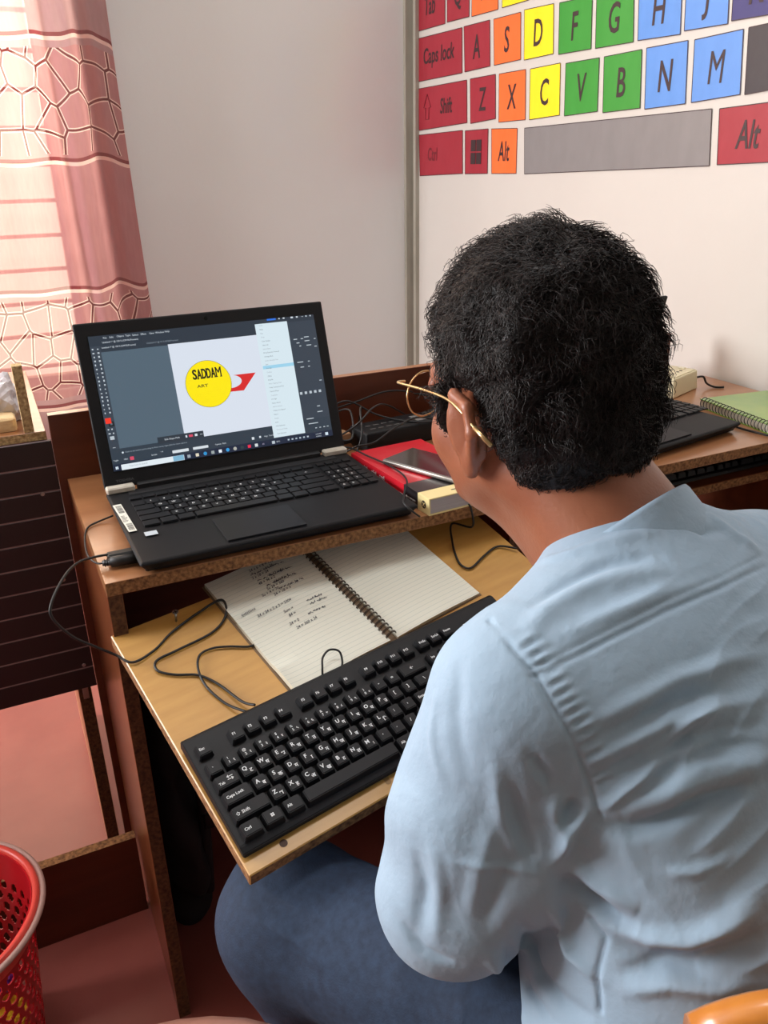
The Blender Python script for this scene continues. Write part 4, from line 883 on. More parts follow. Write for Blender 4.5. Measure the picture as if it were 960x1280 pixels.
# ================================================================ chairs
M_org = mat('varnished_orange_wood', srgb(214, 140, 60), .3, noise=(8, .4, srgb(180, 104, 38), (1, 6, 6)), coat=.5)
def chair(label, x, y, rz, m, hb):
    c = thing('wooden_chair', label, 'chair', (x, y, FZ), rz)     # chair faces local +y
    bm = bmesh.new(); bm_box(bm, (-.20, -.19, .425), (.20, .19, .447), .006, 2); link('seat', bm_done(bm), m, c)
    for sx in (-1, 1):
        tube('leg', [(sx * .18, .16, 0), (sx * .175, .155, .425)], .016, m, c, 10, 0)
        tube('leg', [(sx * .19, -.22, 0), (sx * .18, -.185, .43)], .016, m, c, 10, 0)
        tube('back_post', [(sx * .175, -.175, .43), (sx * .178, -.19, .6), (sx * .18, -.21, hb - .03)], .014, m, c, 10, 4)
    tube('stretcher', [(-.175, .158, .2), (.175, .158, .2)], .009, m, c, 8, 0); tube('stretcher', [(-.185, -.2, .2), (.185, -.2, .2)], .009, m, c, 8, 0)
    def rail(z0, z1):
        n = 40; V = []; F = []
        for i in range(n + 1):
            t = i / n * 2 - 1; xx = t * .215; yy = -.21 - .022 * (1 - t * t); dz = .014 * (1 - t * t) - .030 * abs(t) ** 7
            for a, b in ((-.010, z0 + .03 * abs(t) ** 6), (.010, z0 + .03 * abs(t) ** 6), (.011, z1 - .006 + dz), (.006, z1 + dz), (-.006, z1 + dz), (-.011, z1 - .006 + dz)): V.append((xx, yy + a, b))
        for i in range(n):
            for j in range(6): F.append((i * 6 + j, i * 6 + (j + 1) % 6, i * 6 + 6 + (j + 1) % 6, i * 6 + 6 + j))
        F.append(tuple(range(6))[::-1]); F.append(tuple(range(n * 6, n * 6 + 6)))
        me = bpy.data.meshes.new('m'); me.from_pydata(V, [], F); me.shade_smooth(); return me
    link('back_rail', rail(hb - .09, hb), m, c)
    return c
# ================================================================ the seated man
def u_(v): v = np.array(v, float); return v / np.linalg.norm(v)
man = thing('person', 'dark-haired man in light blue shirt, jeans and gold glasses, typing at the desk', 'person', (.41, -.62, FZ))
MB_ = Matrix.Translation(-Vector((.41, -.62, FZ)))
def mlink(name, me, m, parent=man):
    o = link(name, me, m, parent)
    if parent is man: o.matrix_parent_inverse = MB_
    return o
HC = np.array([.361, -.329, .262])                      # head centre
hy, hp, hr = math.radians(10), math.radians(-4), math.radians(-4)
HM = Matrix.Rotation(hy, 3, 'Z') @ Matrix.Rotation(hp, 3, 'X') @ Matrix.Rotation(hr, 3, 'Y')
HR = np.array(HM)                                        # columns: right, forward, up of the head
def h(x, y, z): return HC + HR @ np.array([x, y, z])
PSI = .17
RH = np.array([math.cos(PSI), math.sin(PSI), 0]); FW = np.array([-math.sin(PSI), math.cos(PSI), 0])
MS = np.array([.400, -.470, .098])                       # between the shoulders
PV = np.array([.415, -.640, -.235])
UPT = u_(MS - PV); DT = np.cross(UPT, RH) * -1; DT = u_(np.cross(RH, UPT)) * -1  # DT points backwards
BK = u_(np.cross(UPT, RH)); BK = BK if BK[1] < 0 else -BK
TR = np.stack([RH, BK, UPT], 1)                          # torso axes: right, back, up
SL = MS - RH * .165 + np.array([0, 0, -.020]); SR = MS + RH * .185 + np.array([0, 0, -.04])
EL = np.array([.190, -.492, -.100]); WL = np.array([.318, -.345, -.088])
ER = np.array([.640, -.430, -.130]); WR = np.array([.545, -.290, -.075])
HL = PV - RH * .09 + FW * .02; HRt = PV + RH * .09 + FW * .02
KL = np.array([.110, -.305, -.285]); KR = np.array([.500, -.210, -.290])
AL = np.array([.180, -.430, -.680]); AR = np.array([.520, -.290, -.680])
NB = MS + UPT * .045 + BK * -.012                        # base of the neck
SKIN = srgb(162, 102, 74)
def skin_mat():
    M = mat('skin', SKIN, .42, noise=(14, .5, srgb(138, 78, 54), (1, 1, 1)), bump=(260, .25, .0012))
    b = M.node_tree.nodes['Principled BSDF']; b.inputs['Subsurface Weight'].default_value = .12; b.inputs['Subsurface Radius'].default_value = (.012, .005, .003); b.inputs['Subsurface Scale'].default_value = .5
    return M
M_skin = skin_mat()
M_hair = mat('black_hair', srgb(28, 18, 16), .45, spec=.35)
# ---- head and neck
f = Field(HC - np.array([.15, .17, .26]), HC + np.array([.15, .17, .16]), .0027)
f.ell(h(0, -.015, .034), (.073, .096, .086), .01, HR)
f.ell(h(0, .030, -.035), (.062, .058, .072), .03, HR); f.ell(h(0, .022, -.058), (.060, .058, .052), .02, HR)
f.cap(h(-.050, -.004, -.052), h(-.014, .070, -.098), .020, .017, .025); f.cap(h(.050, -.004, -.052), h(.014, .070, -.098), .020, .017, .025)
f.cap(h(-.008, .072, -.099), h(.008, .072, -.099), .016, .016, .02)
f.cap(h(-.036, .078, .020), h(.036, .078, .020), .012, .012, .02)
for s in (-1, 1):
    f.ell(h(s * .042, .058, -.034), (.020, .018, .022), .03, HR)
    f.cut(f.ell_d(h(s * .031, .098, -.001), (.018, .014, .012), HR), .012)
    f.ell(h(s * .031, .077, -.001), (.0135, .0135, .0135), .004, HR)
    f.cap(h(s * .045, .081, .0085), h(s * .018, .086, .0075), .0062, .0062, .005); f.cap(h(s * .044, .080, -.011), h(s * .019, .084, -.011), .0048, .0048, .005)
f.cap(h(0, .088, .004), h(0, .108, -.034), .008, .0115, .012)
for s in (-1, 1): f.ell(h(s * .012, .098, -.040), (.009, .010, .008), .006, HR)
f.cap(h(-.019, .083, -.066), h(.019, .083, -.066), .0045, .0045, .008); f.cap(h(-.016, .083, -.075), h(.016, .083, -.075), .0052, .0052, .008)
f.cut(f.cap_d(h(-.024, .096, -.071), h(.024, .096, -.071), .0022, .0022), .003)
# neck
f.cap(h(0, -.022, -.045), NB + BK * .0, .056, .062, .03); f.cap(h(0, .02, -.085), NB - BK * .03, .040, .050, .03)
f.cap(h(.028, -.045, -.06), NB + RH * .02 + BK * .02, .030, .035, .03); f.cap(h(-.028, -.045, -.06), NB - RH * .02 + BK * .02, .030, .035, .03)
# ears
for s in (-1, 1):
    ea = math.radians(24) * s
    ER_ = HR @ np.array(Matrix.Rotation(-ea, 3, 'Z')) @ np.array(Matrix.Rotation(math.radians(-10), 3, 'X'))
    f.ell(h(s * .084, -.008, -.0120), (.0055, .0185, .033), .004, ER_)
    f.cap(h(s * .091, -.019, .0130), h(s * .094, -.026, -.0080), .0050, .0052, .004); f.cap(h(s * .094, -.026, -.0080), h(s * .085, -.013, -.0360), .0052, .0050, .004)
    f.cap(h(s * .091, -.019, .0130), h(s * .085, .004, .0200), .0050, .0045, .004); f.cap(h(s * .085, .004, .0200), h(s * .079, .013, .0020), .0045, .004, .004)
    f.ell(h(s * .082, -.006, -.0440), (.0065, .010, .0115), .006, HR)
    f.cut(f.ell_d(h(s * .099, -.004, -.0100), (.007, .009, .016), ER_), .003)
hv, hf = f.mesh(1)
nrm = vnormals(hv, hf); loc = (hv - HC) @ HR
meshes = [(hv, hf)]
# ---- hands (palm, four fingers of different lengths, thumb), wrists and forearms
def hand(W, E, fwd, up, side, spread):
    """side = +1: thumb on the +right side of the hand"""
    fwd = u_(fwd); up = u_(np.array(up) - fwd * np.dot(up, fwd)); rt = np.cross(fwd, up)
    def p(a, b, c): return W + rt * a + fwd * b + up * c
    lo = np.minimum(W - .12, E) - .01; hi = np.maximum(W + .12, E) + .01
    lo = np.minimum(W, W + fwd * .2) - .06; hi = np.maximum(W, W + fwd * .2) + .06
    lo = np.minimum(lo, E - .04) if False else lo
    g = Field(lo, hi, .0026)
    g.cap(p(0, -.008, 0), p(0, .01, 0), .023, .022, .02); g.cap(W + u_(E - W) * .05, p(0, .0, 0), .0225, .0225, .015)
    for a in (-.026, -.009, .009, .026): g.cap(p(a * .75, .015, 0), p(a, .078, .003), .0125, .0105, .014)
    g.cap(p(side * .02, .01, -.004), p(side * .030, .045, -.008), .013, .013, .015)
    lens = {-1: (.030, .034, .040, .032)}
    L3 = [(.040, .025, .019), (.044, .028, .020), (.040, .026, .019), (.031, .020, .017)]
    xs = [side * .027, side * .009, -side * .009, -side * .027]
    for k, (x, (l1, l2, l3)) in enumerate(zip(xs, L3)):
        an = .25 + .08 * k + spread * (k % 2); q = p(x, .080 - .004 * abs(k - 1), .004); d0 = fwd * math.cos(an) - up * math.sin(an) * .4 + up * .15 + rt * (x * 2.4); pts = [q]
        for l, bend in ((l1, .05), (l2, .55), (l3, .95)):
            dd = u_(fwd * math.cos(bend) - up * math.sin(bend) + rt * x * 2.2 + (up * .25 if l == l1 else 0)); q = q + dd * l; pts.append(q)
        r = .0086 if k < 3 else .0074
        for i in range(3): g.cap(pts[i], pts[i + 1], r * (1 - .08 * i), r * (1 - .08 * (i + 1)), .0025 if i else .005)
    t0 = p(side * .026, .022, -.006); t1 = p(side * .050, .050, -.014); t2 = p(side * .054, .078, -.020)
    g.cap(t0, t1, .0125, .0100, .008); g.cap(t1, t2, .0100, .0082, .003)
    return g.mesh(1)
for W, E, fw, sd in ((WL, EL, (.30, .95, -.22), 1), (WR, ER, (-.45, .86, -.25), -1)):
    meshes.append(hand(W, E, fw, TN, sd, .12))
# ---- the rest of the body, coarse, all under the clothes (runs on into neck, wrists and ankles)
f = Field((-.05, -.92, -.76), (.86, .02, .25), .008)
f.cap(SL, SR, .048, .048, .03); f.cap(NB, MS - UPT * .05 + BK * .015, .052, .062, .03); f.cap(MS - UPT * .09 + BK * .02, PV, .068, .080, .05); f.cap(PV - RH * .07, PV + RH * .07, .085, .085, .04)
f.cap(SL, EL, .038, .032, .02); f.cap(EL, WL, .031, .022, .01); f.cap(SR, ER, .038, .032, .02); f.cap(ER, WR, .031, .022, .01)
for a, b, c in ((HL, KL, AL), (HRt, KR, AR)): f.cap(a, b, .072, .050, .03); f.cap(b, c, .048, .030, .02)
meshes.append(f.mesh(1))
off = 0; VV = []; FF = []
for v, q in meshes: VV.append(v); FF.append(q + off); off += len(v)
body = mlink('body', np_mesh(np.concatenate(VV), np.concatenate(FF)), M_skin)
M_lip = mat('lip_skin', srgb(128, 68, 58), .4)
mlink('lips', join_meshes([tube_mesh([h(x, .0905 - 26 * x * x * .9, z - 6 * x * x) for x in np.linspace(-.021, .021, 9)], [.0012, .0026, .0034, .0036, .0034, .0036, .0034, .0026, .0012], 8) for z in (-.0665, -.0735)]), M_lip)
# eyes (mostly hidden), brows
for s in (-1, 1):
    bm = bmesh.new(); bmesh.ops.create_uvsphere(bm, u_segments=20, v_segments=12, radius=.0118)
    for fc in bm.faces:
        c = fc.calc_center_median(); fc.material_index = 1 if c.y > .0108 else 0
    o = mlink('eye', bm_done(bm, True), [mat('eye_white', srgb(226, 216, 206), .2) if s < 0 else bpy.data.materials['eye_white'], mat('eye_iris', srgb(40, 22, 14), .1) if s < 0 else bpy.data.materials['eye_iris']])
    o.matrix_local = MB_ @ Matrix.Translation(Vector(h(s * .031, .0800, -.001))) @ HM.to_4x4()
    pts = [h(s * (.016 + .008 * i), .096 - .003 * i * i * .5, .024 + .003 * math.sin(i)) for i in range(5)]; mlink('eyebrow', tube_mesh(pts, [.002, .0035, .0035, .003, .0015], 6), M_hair)
# ---- hair
f = Field(HC - np.array([.15, .17, .19]), HC + np.array([.15, .17, .17]), .0035)
f.ell(h(0, -.016, .048), (.0795, .101, .0945), .01, HR)
f.ell(h(0, -.050, -.020), (.072, .066, .070), .03, HR)
for s in (-1, 1): f.cap(h(s * .071, .032, .010), h(s * .066, .034, -.026), .010, .007, .008)
lx_ = (f.X - HC[0]) * HR[0, 0] + (f.Y - HC[1]) * HR[1, 0] + (f.Z - HC[2]) * HR[2, 0]
ly_ = (f.X - HC[0]) * HR[0, 1] + (f.Y - HC[1]) * HR[1, 1] + (f.Z - HC[2]) * HR[2, 1]
lz_ = (f.X - HC[0]) * HR[0, 2] + (f.Y - HC[1]) * HR[1, 2] + (f.Z - HC[2]) * HR[2, 2]
def hairline(y): return np.interp(y, [-.13, -.06, -.035, -.022, -.010, .012, .020, .036, .044, .056, .072, .088, .12], [-.092, -.082, -.062, -.016, .020, .020, -.024, -.026, .022, .036, .058, .070, .085]).astype(np.float32)
f.d = np.maximum(f.d, (hairline(ly_) - lz_) * .8)
n3 = np.sin(lx_ * 120 + 2 * np.sin(lz_ * 70)) * np.sin(lz_ * 95 + ly_ * 60) + .6 * np.sin(ly_ * 130 + lx_ * 50)
f.d -= .0027 * n3
sv, sf = f.mesh(1); sn = vnormals(sv, sf)
hair = mlink('hair', np_mesh(sv, sf), M_hair)
# short wavy locks, one mesh
rng = np.random.default_rng(4)
ls = (sv - HC) @ HR; okv = np.where((((ls / np.array([.060, .080, .075])) ** 2).sum(1) > .8) & (ls[:, 2] > hairline(ls[:, 1]) + .002))[0]
NS = 15000; pick = rng.choice(okv, NS)
root = sv[pick] + rng.normal(0, .001, (NS, 3)); nn = sn[pick]; lr = ls[pick]
crown = np.array([.0, -.045, .125]); flow = (lr - crown); flow[:, 2] *= 1.0
flow[:, 1] += np.where(lr[:, 1] > .02, .10, 0) * (lr[:, 2] > .05); flow = flow / np.linalg.norm(flow, axis=1, keepdims=True)
flow = flow + .55 * np.stack([np.sin(lr[:, 2] * 150 + 2 * np.sin(lr[:, 1] * 90)), np.sin(lr[:, 0] * 140 + lr[:, 2] * 60), .3 * np.sin(lr[:, 1] * 160 + lr[:, 0] * 70)], 1) + rng.normal(0, .25, flow.shape); flow = flow @ HR.T
flow -= nn * (flow * nn).sum(1, keepdims=True); flow /= np.linalg.norm(flow, axis=1, keepdims=True)
edge = np.clip((lr[:, 2] - hairline(lr[:, 1])) / .05, .25, 1) * np.where(lr[:, 2] < -.01, .6, 1)
ln = (rng.uniform(.012, .029, NS) * edge)[:, None]; side = np.cross(nn, flow); ph_ = rng.uniform(0, 6.28, NS)[:, None]; lift = rng.uniform(.15, .50, NS)[:, None] * (.4 + .6 * edge[:, None])
SEG = 5; ring = []
for i in range(SEG + 1):
    t = i / SEG; c = root + flow * ln * t * (1 - .15 * t) + nn * ln * lift * math.sin(t * 2.3) * .8 + side * ln * .22 * np.sin(ph_ + t * 5.0); w = .00058 * (1 - .8 * t)
    ring.append([c + side * w, c - side * w * .5 + nn * w * .8, c - side * w * .5 - nn * w * .8])
V = np.stack([np.stack(r, 1) for r in ring], 1).reshape(-1, 3)     # NS,(SEG+1),3,3
base = (np.arange(NS) * (SEG + 1) * 3)[:, None]; fl = []
for i in range(SEG):
    for k in range(3): fl.append(np.array([i * 3 + k, i * 3 + (k + 1) % 3, i * 3 + 3 + (k + 1) % 3, i * 3 + 3 + k]))
Fh = (base[:, :, None] + np.array(fl)[None]).reshape(-1, 4)
lk = link('locks', np_mesh(V, Fh), M_hair, hair); lk['kind'] = 'stuff'
# ---- glasses: thin gold frame, left arm runs back over the ear
M_gold = mat('gold_wire', srgb(206, 176, 128), .28, .9); M_lens = bpy.data.materials.new('lens_glass'); M_lens.use_nodes = True
b = M_lens.node_tree.nodes['Principled BSDF']; b.inputs['Transmission Weight'].default_value = 1; b.inputs['Roughness'].default_value = .02; b.inputs['Base Color'].default_value = (.93, .90, .86, 1); b.inputs['IOR'].default_value = 1.04
gl = tag(bpy.data.objects.new('glasses', None)); COL.objects.link(gl); gl.parent = man; gl.matrix_local = MB_ @ Matrix.Translation(Vector(HC)) @ HM.to_4x4()
for s in (-1, 1):
    rp = [(s * (.034 + .026 * math.cos(a)), .112 - .006 * abs(math.cos(a)) * (1 if math.cos(a) > 0 else 0), -.006 + (.021 if math.sin(a) > 0 else .023) * math.sin(a)) for a in [2 * math.pi * k / 36 for k in range(36)]]
    link('lens_rim', tube_mesh(rp, .0009, 6, True), M_gold, gl)
    me = bpy.data.meshes.new('m'); me.from_pydata([(x, y - .0006, z) for x, y, z in rp] + [(x, y + .0006, z) for x, y, z in rp], [], [tuple(range(36)), tuple(range(36, 72))[::-1]] + [(i, 36 + i, 36 + (i + 1) % 36, (i + 1) % 36) for i in range(36)]); link('lens', me, M_lens, gl)
    link('temple_arm', tube_mesh(smooth_path([(s * .060, .107, .012), (s * .074, .098, .015), (s * .083, .050, .017), (s * .089, .010, .016), (s * .093, -.012, .010), (s * .0945, -.030, -.001), (s * .093, -.048, -.014)], 6), .0013, 8), M_gold, gl)
    link('arm_tip', tube_mesh([(s * .0945, -.030, -.001), (s * .093, -.048, -.014)], .0022, 8), M_gold, gl)
link('bridge', tube_mesh(smooth_path([(-.010, .112, -.001), (0, .115, .003), (.010, .112, -.001)], 5), .0012, 6), M_gold, gl)
# ---- shirt
M_sh = mat('light_blue_shirt_cloth', srgb(156, 180, 200), .8, sheen=.08, bump=(48, .40, .0045), noise=(3, .15, srgb(148, 172, 194), (1, 1, 1)))
f = Field((.02, -.93, -.42), (.88, -.06, .30), .0042)
cc = (MS + PV) / 2
f.ell(MS - UPT * .11 + BK * .012, (.172, .112, .19), .02, TR)                     # rib cage
f.ell(PV + UPT * .10 + BK * .005, (.175, .128, .20), .05, TR)                  # waist
f.ell(PV + UPT * .0, (.180, .140, .125), .05, TR)                              # shirt tail over the hips
f.cap(MS - RH * .125 + BK * .012 - UPT * .012, MS + RH * .13 + BK * .012 - UPT * .012, .057, .060, .04)       # shoulder yoke
f.cap(NB + UPT * .000, SL + UPT * .0, .050, .048, .05); f.cap(NB + UPT * .000, SR + UPT * .0, .050, .048, .05)
f.cap(MS - RH * .085 - UPT * .22 + FW * .06, PV - RH * .140 + FW * .05 + UPT * .0, .055, .078, .05); f.cap(MS - RH * .06 - UPT * .16 + FW * .03, PV - RH * .02 + FW * .09 + UPT * .06, .08, .10, .05)
MID = SL * .45 + EL * .55
MI2 = MID + RH * .030 - FW * .006 + np.array([0, 0, .012]); f.cap(SL, MID, .064, .070, .028); f.cap(SL + RH * .035 - UPT * .01, MI2, .056, .064, .018); f.cap(MID, EL, .068, .060, .010); f.cap(MI2, EL + RH * .006, .060, .056, .010); f.ell(EL + np.array([.002, -.004, .000]), (.063, .062, .062), .012)
f.cap(np.array([.287, -.540, .092]), np.array([.222, -.538, -.040]), .036, .040, .020); f.cap(np.array([.222, -.538, -.040]), np.array([.196, -.522, -.082]), .040, .044, .015); f.cap(EL, WL, .054, .036, .010)
f.cap(SR, ER, .072, .058, .045); f.cap(ER, WR, .054, .036, .012)
f.cut(f.cap_d(NB + UPT * .02, NB + UPT * .12, .050, .060), .006)                  # neck opening
f.cut(f.cap_d(WL + u_(WL - EL) * .028, WL + u_(WL - EL) * .10, .027, .034), .003); f.cut(f.cap_d(WR + u_(WR - ER) * .028, WR + u_(WR - ER) * .10, .027, .034), .003)
shv, shf = f.mesh(2)
shn = vnormals(shv, shf)
#FOLDS#
FOLDS = [
 ('seam', -1.92, 2.08, [[224,-540,132],[239,-542,137],[256,-544,141],[272,-544,144],[292,-544,148],[312,-545,152],[332,-545,156],[358,-545,159],[386,-544,161],[417,-539,162],[455,-529,158]]),
 ('seam', -0.96, 1.76, [[225,-535,136],[241,-538,141],[258,-539,145],[276,-539,148],[296,-539,152],[316,-539,156],[337,-539,160],[363,-539,164],[393,-537,165],[424,-530,165],[464,-518,161]]),
 ('seam', -2.16, 2.08, [[225,-481,145],[221,-517,143],[225,-539,134],[228,-556,118],[235,-567,100],[243,-575,76],[249,-582,54],[252,-588,37]]),
 ('fold', 4.18, 6.48, [[251,-571,104],[265,-574,109],[280,-576,114],[300,-577,118],[321,-578,123],[340,-580,125],[361,-582,127],[397,-584,125]]),
 ('fold', -3.8, 5.76, [[247,-573,93],[262,-577,98],[278,-581,103],[293,-583,107],[309,-584,110],[327,-588,112],[346,-591,114]]),
 ('fold', 4.56, 5.76, [[243,-576,73],[256,-580,81],[270,-584,88],[284,-587,94],[300,-589,99],[317,-593,101],[334,-597,103],[356,-600,105],[381,-602,105]]),
 ('fold', -4.56, 5.76, [[251,-580,68],[274,-589,78],[290,-593,84],[307,-598,89],[336,-605,93],[352,-609,92],[370,-612,90]]),
 ('fold', 6.08, 4.32, [[279,-591,79],[300,-594,89],[318,-594,101],[342,-596,107]]),
 ('fold', 5.7, 4.32, [[253,-587,41],[267,-592,57],[280,-596,67],[292,-597,78]]),
 ('fold', -4.18, 5.76, [[276,-598,60],[289,-601,68],[303,-605,75],[317,-608,79],[332,-611,83],[348,-615,82],[366,-619,79]]),
 ('fold', 3.42, 6.48, [[289,-606,61],[303,-609,68],[318,-611,75],[332,-616,74],[347,-620,73],[364,-624,70]]),
 ('fold', -9.5, 6.48, [[253,-589,32],[267,-604,33],[285,-614,41],[298,-618,48],[312,-621,54],[326,-625,56],[341,-628,58],[357,-630,59]]),
 ('fold', 5.7, 8.64, [[261,-593,44],[274,-601,50],[288,-609,55],[303,-614,60],[320,-618,65],[340,-622,67],[361,-625,68]]),
 ('fold', 3.42, 4.32, [[279,-626,8],[296,-637,10],[312,-642,16],[324,-643,23]]),
 ('fold', 9.5, 7.2, [[252,-615,-38],[264,-634,-38],[283,-650,-33],[295,-656,-27],[308,-660,-22],[320,-663,-15],[334,-664,-9]]),
 ('fold', -9.5, 8.64, [[248,-614,-53],[254,-627,-53],[262,-639,-53],[273,-649,-49],[285,-659,-47],[299,-665,-40],[314,-670,-35],[331,-673,-27]]),
 ('fold', -9.5, 6.48, [[227,-581,-15],[242,-592,-30],[251,-612,-35],[261,-629,-36]]),
 ('fold', 5.7, 6.48, [[235,-583,-8],[244,-593,-15],[251,-605,-17],[263,-625,-22]]),
 ('seam', -2.88, 2.4, [[243,-599,-47],[246,-612,-55],[242,-614,-82],[238,-624,-109]]),
 ('fold', -7.6, 6.48, [[199,-576,-48],[229,-550,-120],[226,-566,-129],[226,-595,-126],[230,-611,-121],[235,-625,-118]]),
 ('fold', 7.6, 5.76, [[221,-583,-36],[235,-579,-72],[236,-591,-85],[242,-617,-87]]),
 ('fold', 7.6, 5.76, [[182,-564,-88],[215,-569,-174]]),
 ('fold', -5.7, 4.32, [[193,-568,-78],[224,-554,-156],[220,-578,-148],[220,-596,-146]]),
 ('fold', 4.75, 5.76, [[249,-633,-84],[259,-645,-73],[270,-654,-65],[282,-664,-63],[294,-674,-62],[306,-679,-58],[319,-683,-54]]),
 ('fold', -4.75, 5.76, [[248,-625,-73],[258,-637,-63],[268,-647,-55],[288,-664,-53]]),
 ('fold', 5.7, 9.36, [[231,-514,148],[247,-509,153],[264,-503,158],[282,-503,162],[299,-504,167],[317,-509,170],[335,-514,173],[358,-523,172]]),
 ('fold', -4.56, 7.2, [[248,-497,154],[280,-491,163],[300,-493,169],[321,-495,175],[337,-502,177],[356,-507,179]]),
 ('fold', 3.42, 6.48, [[253,-528,149],[273,-530,153],[293,-531,156],[316,-533,160],[341,-534,164],[376,-537,165]]),
 ('fold', 3.04, 5.76, [[302,-432,151],[304,-454,166],[314,-465,173],[329,-474,180],[347,-481,185],[369,-492,188]]),
 ('fold', -3.04, 5.04, [[398,-487,192],[410,-500,184],[436,-497,179]]),
 ('fold', 3.04, 6.48, [[433,-477,188],[444,-503,174],[463,-517,162]]),
 ('fold', -6.46, 5.04, [[225,-571,41],[220,-566,65],[211,-560,87]]),
 ('fold', 6.46, 5.76, [[232,-580,8],[228,-575,26],[225,-571,45],[215,-564,74]]),
 ('fold', 6.84, 5.04, [[247,-583,41],[234,-579,22],[224,-578,-2]]),
 ('fold', -5.7, 5.76, [[239,-578,48],[232,-576,36],[228,-575,26]]),
 ('fold', -5.32, 6.48, [[211,-572,-3],[206,-566,14],[201,-560,31],[198,-557,48],[195,-553,64]]),
 ('fold', 4.18, 6.48, [[201,-568,-1],[198,-560,19],[193,-555,41],[192,-551,60],[190,-547,78]]),
 ('fold', 3.04, 7.2, [[169,-554,-55],[172,-555,-30],[176,-555,-6],[182,-555,9],[187,-554,25],[192,-554,41]]),
 ('fold', -3.04, 6.48, [[177,-562,-60],[182,-564,-35],[187,-564,-15],[203,-565,9]]),
 ('fold', 2.28, 3.6, [[159,-540,-5],[172,-552,-3],[186,-561,-5],[201,-569,-7],[216,-577,-10]]),
 ('fold', 3.04, 6.48, [[149,-542,-83],[152,-538,-60],[154,-537,-33],[152,-534,-11],[153,-527,5]]),
 ('fold', -3.42, 7.2, [[138,-529,-90],[143,-527,-66],[147,-526,-40],[145,-517,-8]]),
 ('fold', 2.28, 5.04, [[178,-486,103],[172,-493,89],[168,-499,73],[165,-509,60],[164,-519,46]]),
 ('fold', -2.66, 7.2, [[195,-491,129],[187,-503,120],[181,-511,109],[177,-517,96],[176,-524,83],[176,-531,69],[176,-536,55]]),
 ('fold', -3.8, 5.76, [[133,-513,-79],[142,-535,-94],[160,-553,-98]]),
 ('pucker', 1.56, 2.88, [[224,-518,144],[243,-519,150]]),
 ('pucker', -1.2, 2.56, [[225,-522,143],[237,-523,147]]),
 ('pucker', 1.56, 2.88, [[225,-526,141],[244,-528,147]]),
 ('pucker', -1.2, 2.56, [[225,-530,140],[238,-531,144]]),
 ('pucker', 1.56, 2.88, [[226,-534,138],[245,-535,143]]),
 ('pucker', -1.2, 2.56, [[227,-537,136],[240,-538,140]]),
 ('pucker', 1.56, 2.88, [[228,-541,134],[246,-542,139]]),
 ('pucker', -1.2, 2.56, [[228,-544,132],[241,-544,136]]),
 ('pucker', 1.56, 2.88, [[229,-547,129],[247,-548,135]]),
 ('pucker', -1.2, 2.56, [[229,-549,127],[242,-550,131]]),
 ('pucker', 1.56, 2.88, [[230,-552,124],[248,-554,130]]),
 ('pucker', -1.2, 2.56, [[231,-555,121],[243,-555,126]]),
 ('pucker', 1.56, 2.88, [[232,-557,118],[250,-559,124]]),
 ('pucker', -1.2, 2.56, [[232,-559,116],[245,-560,120]]),
 ('pucker', 1.56, 2.88, [[233,-561,113],[251,-563,119]]),
 ('pucker', -1.2, 2.56, [[234,-563,110],[246,-564,115]]),
 ('pucker', 1.56, 2.88, [[235,-565,107],[253,-567,113]]),
 ('pucker', -1.2, 2.56, [[237,-566,104],[248,-568,109]]),
 ('pucker', 1.56, 2.88, [[238,-568,100],[255,-571,107]]),
 ('pucker', -1.2, 2.56, [[239,-570,97],[251,-572,102]]),
 ('pucker', 1.56, 2.88, [[240,-571,93],[257,-575,100]]),
 ('pucker', -1.2, 2.56, [[242,-572,89],[253,-575,95]]),
 ('pucker', 1.56, 2.88, [[243,-574,85],[259,-578,93]]),
 ('pucker', -1.2, 2.56, [[244,-575,81],[255,-578,87]]),
 ('pucker', 1.56, 2.88, [[246,-577,77],[262,-581,85]]),
 ('pucker', -1.2, 2.56, [[247,-578,73],[257,-581,80]]),
 ('pucker', 1.56, 2.88, [[248,-579,69],[264,-584,78]]),
 ('pucker', -1.2, 2.56, [[249,-580,66],[259,-583,73]]),
 ('pucker', 1.56, 2.88, [[250,-581,62],[265,-586,72]]),
 ('pucker', -1.2, 2.56, [[251,-582,59],[261,-586,66]]),
]
def bend_cloth(V, Nn, folds):
    """raise or sink the cloth along seam and fold lines lying on it (coordinates in mm)"""
    D = np.zeros(len(V))
    for typ, amp, w, pts in folds:
        P = np.array(pts, float) / 1000; w = w / 1000; amp = amp / 1000
        if len(P) < 2: continue
        lo = P.min(0) - w * 3; hi = P.max(0) + w * 3; ix = np.where(((V > lo) & (V < hi)).all(1))[0]
        if not len(ix): continue
        X = V[ix]; best = np.full(len(ix), 1e9); par = np.zeros(len(ix)); sl = np.linalg.norm(np.diff(P, axis=0), axis=1); cum = np.concatenate([[0], np.cumsum(sl)])
        for k in range(len(P) - 1):
            a = P[k]; v = P[k + 1] - a; L2 = v @ v + 1e-12; t = np.clip(((X - a) @ v) / L2, 0, 1); d = np.linalg.norm(X - a - t[:, None] * v, axis=1)
            m_ = d < best; best[m_] = d[m_]; par[m_] = (cum[k] + t[m_] * sl[k]) / cum[-1]
        fade = 1.0 if typ == 'seam' else np.clip(np.sin(np.pi * np.clip(par, .02, .98)), 0, 1) ** .6
        D[ix] += amp * np.exp(-(best / w) ** 2) * fade
    return V + Nn * D[:, None]
